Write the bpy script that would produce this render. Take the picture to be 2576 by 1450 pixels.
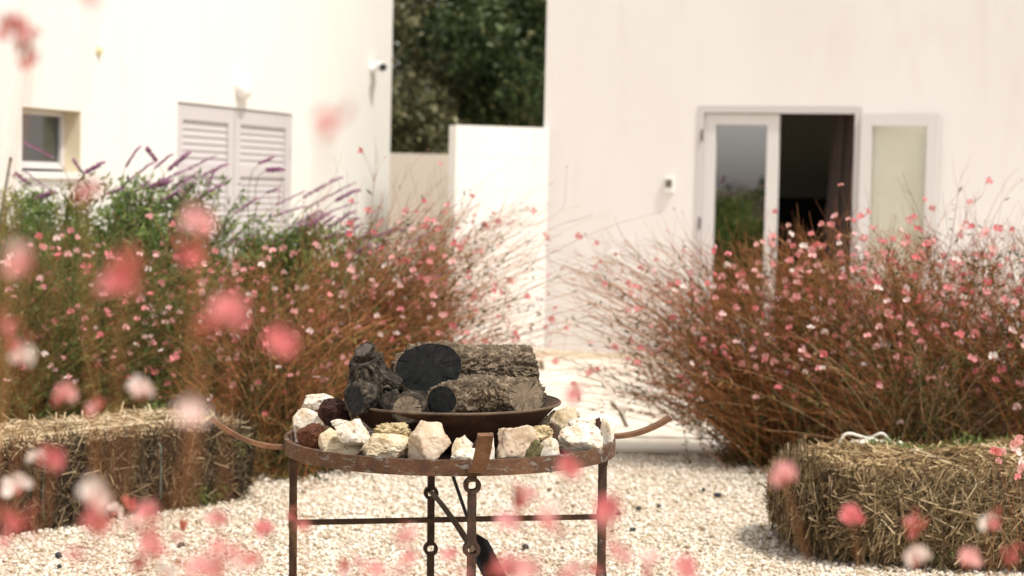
import bpy, bmesh, math, random
import numpy as np
from mathutils import Vector, Matrix, noise, Quaternion

SC = bpy.context.scene
for o in list(bpy.data.objects):
    bpy.data.objects.remove(o)
random.seed(7)
R = math.radians

# ------------------------------------------------------------------ camera
IMG_W, IMG_H, FPX = 2576.0, 1450.0, 4650.0          # measuring frame used for the layout
CAM_POS = Vector((0.0, 0.0, 1.55))
CAM_ROT = Matrix.Rotation(R(90 - 3.14), 3, 'X') @ Matrix.Rotation(R(1.3), 3, 'Z')
cam_data = bpy.data.cameras.new('camera')
cam = bpy.data.objects.new('camera', cam_data)
SC.collection.objects.link(cam)
cam.matrix_world = Matrix.Translation(CAM_POS) @ CAM_ROT.to_4x4()
cam_data.sensor_width = 36.0
cam_data.lens = FPX / IMG_W * 36.0
cam_data.clip_start = 0.05
cam_data.clip_end = 2000.0
cam_data.dof.use_dof = True
cam_data.dof.focus_distance = 5.75
cam_data.dof.aperture_fstop = 3.0
cam_data.dof.aperture_blades = 0
SC.camera = cam

# ------------------------------------------------------------------ sky, sun, exposure
SUN_AZ = Vector((0.75, -0.66))        # horizontal direction towards the sun
SUN_EL = 62.0
world = bpy.data.worlds.new('World')
SC.world = world
world.use_nodes = True
wn = world.node_tree
bg = wn.nodes['Background']
sky = wn.nodes.new('ShaderNodeTexSky')
sky.sky_type = 'NISHITA'
sky.sun_disc = False
sky.sun_elevation = R(SUN_EL)
sky.sun_rotation = math.atan2(SUN_AZ.x, SUN_AZ.y)
sky.dust_density = 2.0
sky.air_density = 2.0
sky.ozone_density = 1.0
hs = wn.nodes.new('ShaderNodeHueSaturation')          # thin bright cloud veil: a nearly white sky
hs.inputs['Saturation'].default_value = 0.12
wm = wn.nodes.new('ShaderNodeMix'); wm.data_type = 'RGBA'; wm.blend_type = 'MULTIPLY'
wm.inputs[0].default_value = 1.0
wm.inputs[7].default_value = (1.0, 0.955, 0.945, 1)
wn.links.new(sky.outputs[0], hs.inputs['Color'])
wn.links.new(hs.outputs[0], wm.inputs[6])
wn.links.new(wm.outputs[2], bg.inputs[0])
bg.inputs[1].default_value = 0.12
sun_d = bpy.data.lights.new('sun', 'SUN')
sun_d.energy = 2.5
sun_d.angle = R(3.0)
sun_d.color = (1.0, 0.95, 0.88)
sun = bpy.data.objects.new('sun', sun_d)
SC.collection.objects.link(sun)
az = SUN_AZ.normalized()
sd = Vector((az.x * math.cos(R(SUN_EL)), az.y * math.cos(R(SUN_EL)), math.sin(R(SUN_EL))))
sun.rotation_euler = sd.to_track_quat('Z', 'Y').to_euler()
sun.location = (8, -3, 12)
SC.view_settings.view_transform = 'Standard'
SC.view_settings.look = 'None'
SC.view_settings.gamma = 1.0
SC.view_settings.use_curve_mapping = False
SC.view_settings.exposure = 0.64
SC.render.engine = 'CYCLES'
SC.cycles.use_denoising = True
SC.cycles.max_bounces = 6
SC.cycles.transparent_max_bounces = 8
SC.cycles.caustics_reflective = False
SC.cycles.caustics_refractive = False
SC.cycles.sample_clamp_indirect = 6.0

# ------------------------------------------------------------------ helpers
def at(px, py, depth):
    """the point seen at (px, py) of the measuring frame, `depth` metres ahead along +Y"""
    d = CAM_ROT @ Vector(((px - IMG_W / 2) / FPX, -(py - IMG_H / 2) / FPX, -1.0))
    return CAM_POS + d * (depth / d.y)

WM = {}
def link(o, parent=None):
    SC.collection.objects.link(o)
    if parent is not None:
        o.parent = parent
    return o

def tag(o, label=None, cat=None, group=None, kind=None):
    if label: o['label'] = label
    if cat: o['category'] = cat
    if group: o['group'] = group
    if kind: o['kind'] = kind
    return o

def empty(name, loc, label, cat, group=None, rot=None):
    o = bpy.data.objects.new(name, None)
    o.empty_display_size = 0.1
    m = Matrix.Translation(Vector(loc)) @ (rot.to_4x4() if rot is not None else Matrix.Identity(4))
    o.matrix_world = m
    WM[o.name] = m
    link(o)
    WM[o.name] = m
    return tag(o, label, cat, group)

class MB:
    def __init__(self):
        self.v, self.f, self.m = [], [], []
    def add(self, vs, fs, mi=0):
        b = len(self.v)
        self.v += [tuple(x) for x in vs]
        self.f += [tuple(b + i for i in f) for f in fs]
        self.m += [mi] * len(fs)
    def box(self, c, s, rot=None, mi=0):
        c = Vector(c); s = Vector(s) * 0.5
        pts = []
        for x in (-1, 1):
            for y in (-1, 1):
                for z in (-1, 1):
                    p = Vector((x * s.x, y * s.y, z * s.z))
                    pts.append(c + (rot @ p if rot is not None else p))
        self.add(pts, [(0, 1, 3, 2), (4, 6, 7, 5), (0, 4, 5, 1), (2, 3, 7, 6), (0, 2, 6, 4), (1, 5, 7, 3)], mi)
    def hexa(self, p8, mi=0):      # 4 lower then 4 upper points
        self.add(p8, [(3, 2, 1, 0), (4, 5, 6, 7), (0, 1, 5, 4), (1, 2, 6, 5), (2, 3, 7, 6), (3, 0, 4, 7)], mi)
    def tube(self, pts, rad, n=8, cap=True, mi=0):
        pts = [Vector(p) for p in pts]
        if not hasattr(rad, '__len__'): rad = [rad] * len(pts)
        ref = Vector((0.123, 0.31, 0.94))
        rings = []
        for i, p in enumerate(pts):
            t = (pts[min(i + 1, len(pts) - 1)] - pts[max(i - 1, 0)]).normalized()
            u = t.cross(ref)
            if u.length < 1e-3: u = t.cross(Vector((1, 0, 0)))
            u.normalize(); w = t.cross(u)
            rings.append([p + (u * math.cos(2 * math.pi * k / n) + w * math.sin(2 * math.pi * k / n)) * rad[i] for k in range(n)])
        vs = [q for r in rings for q in r]
        fs = [(i * n + k, i * n + (k + 1) % n, (i + 1) * n + (k + 1) % n, (i + 1) * n + k) for i in range(len(pts) - 1) for k in range(n)]
        if cap:
            fs.append(tuple(range(n - 1, -1, -1)))
            fs.append(tuple((len(pts) - 1) * n + k for k in range(n)))
        self.add(vs, fs, mi)
    def bar(self, pts, w, h, side):   # flat bar along a path; `side` = width direction
        pts = [Vector(p) for p in pts]
        side = Vector(side).normalized()
        vs = []
        for i, p in enumerate(pts):
            t = (pts[min(i + 1, len(pts) - 1)] - pts[max(i - 1, 0)]).normalized()
            up = side.cross(t).normalized()
            vs += [p - side * w / 2 - up * h / 2, p + side * w / 2 - up * h / 2, p + side * w / 2 + up * h / 2, p - side * w / 2 + up * h / 2]
        fs = [(3, 2, 1, 0)]
        for i in range(len(pts) - 1):
            a, b = i * 4, i * 4 + 4
            for k in range(4):
                fs.append((a + k, a + (k + 1) % 4, b + (k + 1) % 4, b + k))
        b = (len(pts) - 1) * 4
        fs.append((b, b + 1, b + 2, b + 3))
        self.add(vs, fs)
    def lathe(self, prof, n=64, c=(0, 0, 0), close=False, axis=None):
        c = Vector(c)
        vs = []
        for r, z in prof:
            for k in range(n):
                a = 2 * math.pi * k / n
                p = Vector((r * math.cos(a), r * math.sin(a), z))
                vs.append(c + (axis @ p if axis is not None else p))
        m = len(prof)
        fs = []
        for i in range(m if close else m - 1):
            for k in range(n):
                j = (i + 1) % m
                fs.append((i * n + k, i * n + (k + 1) % n, j * n + (k + 1) % n, j * n + k))
        self.add(vs, fs)
    def mesh(self, name, mats, smooth=False, auto=None):
        me = bpy.data.meshes.new(name)
        me.from_pydata(self.v, [], self.f)
        if not isinstance(mats, (list, tuple)): mats = [mats]
        for m in mats: me.materials.append(m)
        me.polygons.foreach_set('material_index', self.m)
        me.polygons.foreach_set('use_smooth', [bool(smooth)] * len(self.f))
        if auto is not None:
            try: me.set_sharp_from_angle(angle=R(auto))
            except Exception: pass
        me.update()
        return me
    def build(self, name, mats, parent=None, smooth=False, world=True, auto=None, bevel=0.0):
        """world=True: the points are world points, turned into the parent's space"""
        if parent is not None and world:
            inv = WM[parent.name].inverted()
            self.v = [tuple(inv @ Vector(p)) for p in self.v]
        me = self.mesh(name, mats, smooth, auto)
        if bevel:
            bm = bmesh.new(); bm.from_mesh(me)
            bmesh.ops.recalc_face_normals(bm, faces=bm.faces)
            bmesh.ops.bevel(bm, geom=list(bm.edges), offset=bevel, segments=2, affect='EDGES', profile=0.6, clamp_overlap=True)
            bm.to_mesh(me); bm.free()
        o = bpy.data.objects.new(name, me)
        link(o, parent)
        return o

def np_mesh(name, verts, faces, mat, smooth=False):
    """verts (N,3), faces (M,k) numpy"""
    me = bpy.data.meshes.new(name)
    n, (m, k) = len(verts), faces.shape
    me.vertices.add(n); me.vertices.foreach_set('co', np.ascontiguousarray(verts, dtype=np.float32).ravel())
    me.loops.add(m * k); me.loops.foreach_set('vertex_index', np.ascontiguousarray(faces, dtype=np.int32).ravel())
    me.polygons.add(m)
    me.polygons.foreach_set('loop_start', np.arange(0, m * k, k, dtype=np.int32))
    me.polygons.foreach_set('loop_total', np.full(m, k, dtype=np.int32))
    me.polygons.foreach_set('use_smooth', np.full(m, smooth))
    me.materials.append(mat)
    me.update(calc_edges=True)
    me.validate()
    return me

def np_obj(name, verts, faces, mat, parent=None, smooth=False):
    if parent is not None:
        loc = WM[parent.name].translation
        verts = np.asarray(verts) - np.array(loc)
    o = bpy.data.objects.new(name, np_mesh(name, np.asarray(verts), faces, mat, smooth))
    return link(o, parent)

# ------------------------------------------------------------------ materials
def mat(name, col, rough=0.8, spec=0.3, metal=0.0):
    m = bpy.data.materials.new(name); m.use_nodes = True
    b = m.node_tree.nodes['Principled BSDF']
    b.inputs['Base Color'].default_value = (*col, 1)
    b.inputs['Roughness'].default_value = rough
    b.inputs['Specular IOR Level'].default_value = spec
    b.inputs['Metallic'].default_value = metal
    return m

def N(m, t): return m.node_tree.nodes.new(t)
def L(m, a, b): m.node_tree.links.new(a, b)
def bsdf(m): return m.node_tree.nodes['Principled BSDF']

def noise_tex(m, scale, detail=6, rough=0.6, coord='Object', stretch=None, dist=0.0):
    tc = N(m, 'ShaderNodeTexCoord')
    nt = N(m, 'ShaderNodeTexNoise')
    nt.inputs['Scale'].default_value = scale
    nt.inputs['Detail'].default_value = detail
    nt.inputs['Roughness'].default_value = rough
    nt.inputs['Distortion'].default_value = dist
    src = tc.outputs[coord]
    if stretch:
        mp = N(m, 'ShaderNodeMapping'); mp.inputs['Scale'].default_value = stretch
        L(m, src, mp.inputs[0]); src = mp.outputs[0]
    L(m, src, nt.inputs['Vector'])
    return nt.outputs['Fac']

def ramp(m, fac, stops):
    r = N(m, 'ShaderNodeValToRGB')
    el = r.color_ramp.elements
    while len(el) > 1: el.remove(el[-1])
    el[0].position = stops[0][0]; el[0].color = (*stops[0][1], 1)
    for p, c in stops[1:]:
        e = el.new(p); e.color = (*c, 1)
    L(m, fac, r.inputs[0])
    return r.outputs[0]

def mixc(m, fac, a, b, mode='MIX'):
    x = N(m, 'ShaderNodeMix'); x.data_type = 'RGBA'; x.blend_type = mode
    for s, i in ((fac, 0), (a, 6), (b, 7)):
        if hasattr(s, 'is_linked'): L(m, s, x.inputs[i])
        else: x.inputs[i].default_value = s if i == 0 else (*s, 1)
    return x.outputs[2]

def bump(m, h, strength=0.3, dist=0.01, nrm=None):
    b = N(m, 'ShaderNodeBump')
    b.inputs['Strength'].default_value = strength
    b.inputs['Distance'].default_value = dist
    L(m, h, b.inputs['Height'])
    if nrm: L(m, nrm, b.inputs['Normal'])
    L(m, b.outputs[0], bsdf(m).inputs['Normal'])
    return b.outputs[0]

def island(m):
    return N(m, 'ShaderNodeNewGeometry').outputs['Random Per Island']

def base(m, c): L(m, c, bsdf(m).inputs['Base Color'])

def plaster(name, c1, c2, stain):
    m = mat(name, c1, 0.9, 0.15)
    big = noise_tex(m, 0.55, 4, 0.55, stretch=(1, 1, 0.55))
    c = ramp(m, big, [(0.32, c2), (0.6, c1)])
    st = noise_tex(m, 1.6, 5, 0.6, stretch=(1.6, 1.6, 0.35), dist=0.4)
    c = mixc(m, ramp(m, st, [(0.56, (0, 0, 0)), (0.8, (0.5, 0.5, 0.5))]), c, stain)
    base(m, c)
    f = noise_tex(m, 9, 6, 0.7)
    b1 = bump(m, f, 0.16, 0.02)
    return m

M = {}
M['plaster_left'] = plaster('white_plaster', (0.80, 0.79, 0.75), (0.76, 0.745, 0.70), (0.70, 0.66, 0.58))
M['plaster_right'] = plaster('warm_white_plaster', (0.765, 0.735, 0.72), (0.725, 0.685, 0.665), (0.67, 0.60, 0.55))
M['plaster_low'] = plaster('garden_wall_plaster', (0.80, 0.785, 0.75), (0.77, 0.75, 0.71), (0.72, 0.67, 0.60))
M['plaster_beige'] = plaster('beige_render', (0.78, 0.70, 0.61), (0.74, 0.66, 0.57), (0.67, 0.58, 0.49))
M['reveal'] = mat('cream_reveal', (0.72, 0.64, 0.46), 0.85, 0.2)
M['joinery'] = mat('grey_white_joinery', (0.56, 0.525, 0.525), 0.5, 0.4)
M['frame_white'] = mat('white_joinery', (0.64, 0.61, 0.60), 0.5, 0.4)
M['plastic_white'] = mat('white_plastic', (0.8, 0.79, 0.76), 0.4, 0.4)
M['plastic_cream'] = mat('cream_plastic', (0.72, 0.66, 0.42), 0.5, 0.4)
M['lamp_glass'] = mat('opal_glass', (0.85, 0.85, 0.83), 0.25, 0.5)
M['lens'] = mat('dark_lens', (0.012, 0.02, 0.022), 0.15, 0.5)
M['dark_metal'] = mat('dark_hinge_metal', (0.12, 0.11, 0.10), 0.4, 0.5, 0.6)
M['grey_plate'] = mat('grey_plate', (0.20, 0.18, 0.145), 0.5, 0.4)
M['room'] = mat('grey_room_plaster', (0.62, 0.61, 0.52), 0.9, 0.1)
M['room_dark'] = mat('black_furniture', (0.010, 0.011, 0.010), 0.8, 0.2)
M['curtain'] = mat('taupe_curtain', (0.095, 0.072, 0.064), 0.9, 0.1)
M['tile'] = mat('pale_floor_tile', (0.3, 0.28, 0.25), 0.6, 0.3)

def pane_mat(name, tint, gloss, rough=0.01):
    m = bpy.data.materials.new(name); m.use_nodes = True
    nt = m.node_tree; nt.nodes.clear()
    out = N(m, 'ShaderNodeOutputMaterial')
    tr = N(m, 'ShaderNodeBsdfTransparent'); tr.inputs[0].default_value = (*tint, 1)
    gl = N(m, 'ShaderNodeBsdfGlossy'); gl.inputs['Roughness'].default_value = rough
    gl.inputs[0].default_value = (0.95, 0.95, 0.95, 1)
    lw = N(m, 'ShaderNodeLayerWeight'); lw.inputs[0].default_value = 0.5
    pw_ = N(m, 'ShaderNodeMath'); pw_.operation = 'POWER'; pw_.inputs[1].default_value = 5.0
    L(m, lw.outputs['Facing'], pw_.inputs[0])
    ad = N(m, 'ShaderNodeMath'); ad.operation = 'MULTIPLY_ADD'; ad.inputs[1].default_value = 0.9; ad.inputs[2].default_value = gloss + 0.04; ad.use_clamp = True
    L(m, pw_.outputs[0], ad.inputs[0])
    mx = N(m, 'ShaderNodeMixShader')
    L(m, ad.outputs[0], mx.inputs[0]); L(m, tr.outputs[0], mx.inputs[1]); L(m, gl.outputs[0], mx.inputs[2])
    L(m, mx.outputs[0], out.inputs[0])
    return m
M['pane'] = pane_mat('window_glass', (0.5, 0.53, 0.48), 0.42)
M['pane_open'] = pane_mat('green_tinted_glass', (0.985, 0.99, 0.95), 0.0)
M['pane_small'] = pane_mat('small_window_glass', (0.5, 0.56, 0.6), 0.10)

# gravel
m = M['gravel'] = mat('pale_gravel_ground', (0.66, 0.58, 0.47), 0.9, 0.2)
tc = N(m, 'ShaderNodeTexCoord')
vo = N(m, 'ShaderNodeTexVoronoi'); vo.inputs['Scale'].default_value = 48
L(m, tc.outputs['Object'], vo.inputs['Vector'])
c = ramp(m, vo.outputs['Color'], [(0.0, (0.34, 0.26, 0.17)), (0.4, (0.46, 0.38, 0.27)), (1.0, (0.58, 0.51, 0.40))])
c = mixc(m, ramp(m, noise_tex(m, 1.3, 5), [(0.45, (0, 0, 0)), (0.75, (0.6, 0.6, 0.6))]), c, (0.50, 0.40, 0.29))
base(m, c); bump(m, vo.outputs['Distance'], 0.6, 0.01)
m = M['pebble'] = mat('limestone_pebble', (0.7, 0.65, 0.56), 0.75, 0.25)
c = ramp(m, island(m), [(0.0, (0.22, 0.15, 0.09)), (0.06, (0.44, 0.35, 0.24)), (0.2, (0.62, 0.53, 0.41)), (0.55, (0.72, 0.65, 0.545)), (1.0, (0.79, 0.75, 0.67))])
base(m, mixc(m, ramp(m, noise_tex(m, 60, 4), [(0.4, (0, 0, 0)), (0.8, (0.45, 0.45, 0.45))]), c, (0.62, 0.50, 0.36)))
M['black_pebble'] = mat('black_pebble', (0.018, 0.022, 0.026), 0.45, 0.4)
m = M['slab'] = mat('limestone_slab', (0.70, 0.64, 0.55), 0.85, 0.2)
oi = N(m, 'ShaderNodeObjectInfo')
c = ramp(m, noise_tex(m, 3.0, 7, 0.65), [(0.3, (0.56, 0.49, 0.39)), (0.6, (0.68, 0.63, 0.54)), (0.8, (0.73, 0.69, 0.61))])
c = mixc(m, ramp(m, oi.outputs['Random'], [(0, (0, 0, 0)), (1, (0.35, 0.35, 0.35))]), c, (0.58, 0.50, 0.41))
base(m, c); bump(m, noise_tex(m, 40, 6), 0.25, 0.01)
M['field'] = mat('dark_field', (0.05, 0.065, 0.03), 0.95, 0.1)

# rusted iron
def rust(name, paint, amount, psc=11, dark=(0.050, 0.026, 0.016), mid=(0.105, 0.050, 0.026), light=(0.18, 0.095, 0.05)):
    m = mat(name, mid, 0.75, 0.3)
    n1 = noise_tex(m, 14, 8, 0.7)
    c = ramp(m, n1, [(0.30, dark), (0.5, mid), (0.72, light)])
    sp = noise_tex(m, 120, 4, 0.7)
    c = mixc(m, ramp(m, sp, [(0.52, (0, 0, 0)), (0.68, (0.75, 0.75, 0.75))]), c, dark)
    pa = noise_tex(m, psc, 8, 0.75, dist=0.6, stretch=(1, 1, 2.2))
    pf = ramp(m, pa, [(amount, (0, 0, 0)), (amount + 0.025, (1, 1, 1))])
    c = mixc(m, pf, c, paint)
    base(m, c)
    bump(m, noise_tex(m, 90, 6, 0.7), 0.35, 0.004)
    return m
M['rust_ring'] = rust('rusty_ring_iron', (0.19, 0.175, 0.155), 0.56, 20)
M['rust_leg'] = rust('rusty_leg_iron', (0.19, 0.18, 0.17), 0.62, 11, (0.022, 0.014, 0.010), (0.058, 0.031, 0.019), (0.105, 0.06, 0.036))
M['rust_arm'] = rust('rusty_arm_iron', (0.2, 0.12, 0.07), 0.75, 11, (0.07, 0.034, 0.018), (0.17, 0.082, 0.040), (0.27, 0.15, 0.08))
M['rust_bar'] = rust('brown_stretcher_iron', (0.20, 0.17, 0.14), 0.66, 11, (0.05, 0.033, 0.022), (0.12, 0.078, 0.05), (0.20, 0.14, 0.095))
M['pan_iron'] = rust('brown_pan_iron', (0.10, 0.075, 0.06), 0.66, 11, (0.030, 0.017, 0.012), (0.072, 0.036, 0.022), (0.135, 0.075, 0.045))
M['shovel_iron'] = mat('black_shovel_steel', (0.045, 0.047, 0.048), 0.33, 0.5, 0.5)

# wood
def bark(name, dark, mid, light, sc=22):
    m = mat(name, mid, 0.9, 0.15)
    n1 = noise_tex(m, sc, 8, 0.7)
    c = ramp(m, n1, [(0.3, dark), (0.5, mid), (0.68, light)])
    n2 = noise_tex(m, 7, 5, 0.6)
    c = mixc(m, ramp(m, n2, [(0.45, (0, 0, 0)), (0.7, (0.8, 0.8, 0.8))]), c, dark)
    base(m, c); bump(m, noise_tex(m, 130, 7, 0.75), 0.9, 0.006)
    return m
M['bark'] = bark('grey_brown_bark', (0.032, 0.024, 0.017), (0.15, 0.112, 0.076), (0.40, 0.315, 0.22), 40)
M['bark_dark'] = bark('charred_gnarled_bark', (0.010, 0.009, 0.008), (0.048, 0.040, 0.031), (0.17, 0.135, 0.095), 40)
def end_grain(name, dark, mid, light, nrings, crack):
    """sawn end: growth rings round the pith and drying cracks along the radius"""
    m = mat(name, mid, 0.7, 0.25)
    ra = N(m, 'ShaderNodeAttribute'); ra.attribute_name = 'radius'
    an = N(m, 'ShaderNodeAttribute'); an.attribute_name = 'spoke'
    nz = noise_tex(m, 25, 5, 0.6)
    su = N(m, 'ShaderNodeMath'); su.operation = 'MULTIPLY_ADD'; su.inputs[1].default_value = 0.12
    L(m, nz, su.inputs[0]); L(m, ra.outputs['Fac'], su.inputs[2])
    sn = N(m, 'ShaderNodeMath'); sn.operation = 'MULTIPLY'; sn.inputs[1].default_value = nrings * 6.283
    L(m, su.outputs[0], sn.inputs[0])
    si = N(m, 'ShaderNodeMath'); si.operation = 'SINE'; L(m, sn.outputs[0], si.inputs[0])
    c = ramp(m, noise_tex(m, 24, 8, 0.75), [(0.3, dark), (0.5, mid), (0.75, light)])
    c = mixc(m, ramp(m, si.outputs[0], [(0.2, (0, 0, 0)), (1.0, (0.4, 0.4, 0.4))]), c, dark)
    cr = ramp(m, an.outputs['Fac'], [(0.5, (0, 0, 0)), (0.62, (1, 1, 1))])
    c = mixc(m, cr, c, tuple(q * 0.35 for q in dark))
    base(m, c)
    b1 = N(m, 'ShaderNodeBump'); b1.inputs['Strength'].default_value = 0.5; b1.inputs['Distance'].default_value = 0.004
    L(m, cr, b1.inputs['Height']); b1.invert = True
    bump(m, noise_tex(m, 70, 7, 0.7), 0.5, 0.003, b1.outputs[0])
    return m
M['char'] = end_grain('charred_end_grain', (0.005, 0.006, 0.006), (0.013, 0.014, 0.014), (0.040, 0.041, 0.040), 9, 0.5)
M['endgrain'] = end_grain('weathered_end_grain', (0.06, 0.044, 0.03), (0.19, 0.142, 0.095), (0.32, 0.25, 0.18), 8, 0.5)
M['endgrain_grey'] = end_grain('grey_end_grain', (0.03, 0.026, 0.022), (0.095, 0.08, 0.064), (0.19, 0.165, 0.135), 8, 0.5)
M['hollow'] = mat('dark_hollow', (0.010, 0.009, 0.008), 0.9, 0.1)  # near-black lining inside the knots

# rocks
def rock_mat(name, a, b, c3, pit, scale=16, pits=70, pitamt=0.62, bs=0.5):
    m = mat(name, a, 0.85, 0.2)
    col = ramp(m, noise_tex(m, scale, 7, 0.65, dist=0.5), [(0.34, c3), (0.48, b), (0.62, a)])
    pt = noise_tex(m, pits, 3, 0.5)
    col = mixc(m, ramp(m, pt, [(pitamt, (0, 0, 0)), (pitamt + 0.06, (0.85, 0.85, 0.85))]), col, pit)
    base(m, col)
    b1 = N(m, 'ShaderNodeBump'); b1.inputs['Strength'].default_value = bs; b1.inputs['Distance'].default_value = 0.006
    L(m, noise_tex(m, 45, 8, 0.75), b1.inputs['Height'])
    bump(m, pt, -0.5, 0.004, b1.outputs[0])
    return m
M['rock_white'] = rock_mat('white_limestone', (0.74, 0.69, 0.61), (0.68, 0.61, 0.50), (0.50, 0.36, 0.20), (0.30, 0.20, 0.12), 12, 80, 0.60)
M['rock_cream'] = rock_mat('cream_limestone', (0.68, 0.59, 0.44), (0.60, 0.49, 0.33), (0.42, 0.29, 0.14), (0.32, 0.20, 0.09), 10, 60, 0.64)
M['rock_tan'] = rock_mat('tan_pitted_limestone', (0.62, 0.51, 0.39), (0.55, 0.43, 0.315), (0.42, 0.30, 0.19), (0.20, 0.12, 0.07), 11, 65, 0.63)
M['rock_porous'] = rock_mat('porous_yellow_limestone', (0.60, 0.50, 0.32), (0.50, 0.40, 0.23), (0.34, 0.25, 0.12), (0.17, 0.12, 0.05), 22, 48, 0.55, 0.9)
M['rock_lava'] = rock_mat('red_lava', (0.155, 0.062, 0.034), (0.105, 0.040, 0.023), (0.055, 0.020, 0.013), (0.018, 0.008, 0.006), 20, 80, 0.56, 0.9)
M['rock_maroon'] = rock_mat('dark_lava', (0.075, 0.035, 0.024), (0.050, 0.022, 0.016), (0.028, 0.012, 0.010), (0.010, 0.006, 0.005), 20, 85, 0.56, 0.9)
M['rock_moss'] = rock_mat('mossy_limestone', (0.17, 0.15, 0.07), (0.115, 0.10, 0.045), (0.065, 0.055, 0.025), (0.03, 0.028, 0.012), 24, 80, 0.58, 0.8)

# straw, stems, leaves, petals
def island_mat(name, stops, rough=0.8, trans=0.0):
    m = mat(name, stops[0][1], rough, 0.2)
    c = ramp(m, island(m), stops)
    base(m, c)
    if trans:
        nt = m.node_tree
        t = N(m, 'ShaderNodeBsdfTranslucent'); L(m, c, t.inputs[0])
        mx = N(m, 'ShaderNodeMixShader'); mx.inputs[0].default_value = trans
        L(m, bsdf(m).outputs[0], mx.inputs[1]); L(m, t.outputs[0], mx.inputs[2])
        L(m, mx.outputs[0], nt.nodes['Material Output'].inputs[0])
    return m
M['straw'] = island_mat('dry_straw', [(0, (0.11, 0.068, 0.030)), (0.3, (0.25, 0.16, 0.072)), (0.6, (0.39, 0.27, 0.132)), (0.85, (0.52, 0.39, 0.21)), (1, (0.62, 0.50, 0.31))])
M['straw_top'] = island_mat('lit_top_straw', [(0, (0.20, 0.135, 0.065)), (0.3, (0.36, 0.26, 0.14)), (0.65, (0.52, 0.40, 0.235)), (1, (0.70, 0.58, 0.40))])  # paler copy for the left bale's top, sunlight put into the colour
M['straw_mid'] = island_mat('shaded_side_straw', [(0, (0.055, 0.038, 0.020)), (0.35, (0.13, 0.088, 0.044)), (0.7, (0.25, 0.175, 0.090)), (0.92, (0.40, 0.295, 0.165)), (1, (0.56, 0.44, 0.28))])  # darker copy for the right bale's sides, shade put into the colour
M['straw_dark'] = island_mat('damp_shaded_straw', [(0, (0.020, 0.015, 0.009)), (0.4, (0.052, 0.036, 0.020)), (0.75, (0.11, 0.076, 0.042)), (0.94, (0.21, 0.15, 0.085)), (1, (0.36, 0.27, 0.16))])  # mossy hay of the left bale, its side's shade also put into the colour
M['hay_core'] = mat('packed_hay', (0.055, 0.040, 0.022), 0.95, 0.1)
bump(M['hay_core'], noise_tex(M['hay_core'], 60, 6, stretch=(1, 3, 3)), 0.8, 0.02)
M['twine'] = mat('sisal_twine', (0.62, 0.52, 0.36), 0.9, 0.1)
M['twine_green'] = mat('faded_green_strap', (0.10, 0.12, 0.095), 0.7, 0.2)
M['rope'] = mat('white_cotton_rope', (0.72, 0.67, 0.58), 0.9, 0.1)
M['grass'] = island_mat('fresh_grass', [(0, (0.07, 0.115, 0.025)), (0.6, (0.15, 0.21, 0.05)), (1, (0.26, 0.30, 0.10))], 0.6, 0.3)
M['stem'] = island_mat('gaura_stem', [(0, (0.085, 0.066, 0.024)), (0.25, (0.19, 0.098, 0.036)), (0.5, (0.31, 0.115, 0.045)), (0.75, (0.43, 0.150, 0.062)), (0.92, (0.48, 0.24, 0.095)), (1, (0.56, 0.37, 0.19))], 0.7)
M['stem_olive'] = island_mat('olive_gaura_stem', [(0, (0.060, 0.070, 0.022)), (0.35, (0.12, 0.125, 0.036)), (0.6, (0.19, 0.15, 0.05)), (0.85, (0.28, 0.115, 0.04)), (1, (0.38, 0.27, 0.11))], 0.7)
M['stem_pale'] = island_mat('pale_gaura_stem', [(0, (0.30, 0.155, 0.08)), (0.5, (0.40, 0.25, 0.14)), (1, (0.50, 0.36, 0.22))], 0.7)
M['leaf'] = island_mat('gaura_leaf', [(0, (0.025, 0.034, 0.011)), (0.4, (0.055, 0.066, 0.018)), (0.65, (0.105, 0.10, 0.026)), (0.85, (0.21, 0.085, 0.020)), (1, (0.24, 0.21, 0.07))], 0.6, 0.25)
M['leaf_green'] = island_mat('gaura_green_leaf', [(0, (0.034, 0.054, 0.016)), (0.4, (0.075, 0.110, 0.028)), (0.75, (0.13, 0.165, 0.042)), (0.94, (0.20, 0.11, 0.036)), (1, (0.28, 0.29, 0.09))], 0.6, 0.25)
M['leaf_sage'] = island_mat('sage_leaf', [(0, (0.060, 0.11, 0.030)), (0.5, (0.135, 0.20, 0.050)), (0.8, (0.225, 0.29, 0.080)), (1, (0.34, 0.38, 0.13))], 0.6, 0.3)
M['stem_sage'] = island_mat('sage_stem', [(0, (0.06, 0.075, 0.03)), (0.6, (0.11, 0.12, 0.05)), (1, (0.16, 0.10, 0.08))], 0.7)
M['purple'] = island_mat('purple_sage_bloom', [(0, (0.20, 0.06, 0.16)), (0.5, (0.36, 0.15, 0.27)), (0.8, (0.50, 0.27, 0.39)), (1, (0.62, 0.44, 0.50))], 0.8, 0.2)
M['bud'] = island_mat('red_bud', [(0, (0.16, 0.030, 0.022)), (0.35, (0.33, 0.060, 0.045)), (0.7, (0.55, 0.16, 0.12)), (0.9, (0.70, 0.32, 0.28)), (1, (0.05, 0.03, 0.02))], 0.6, 0.2)

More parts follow.
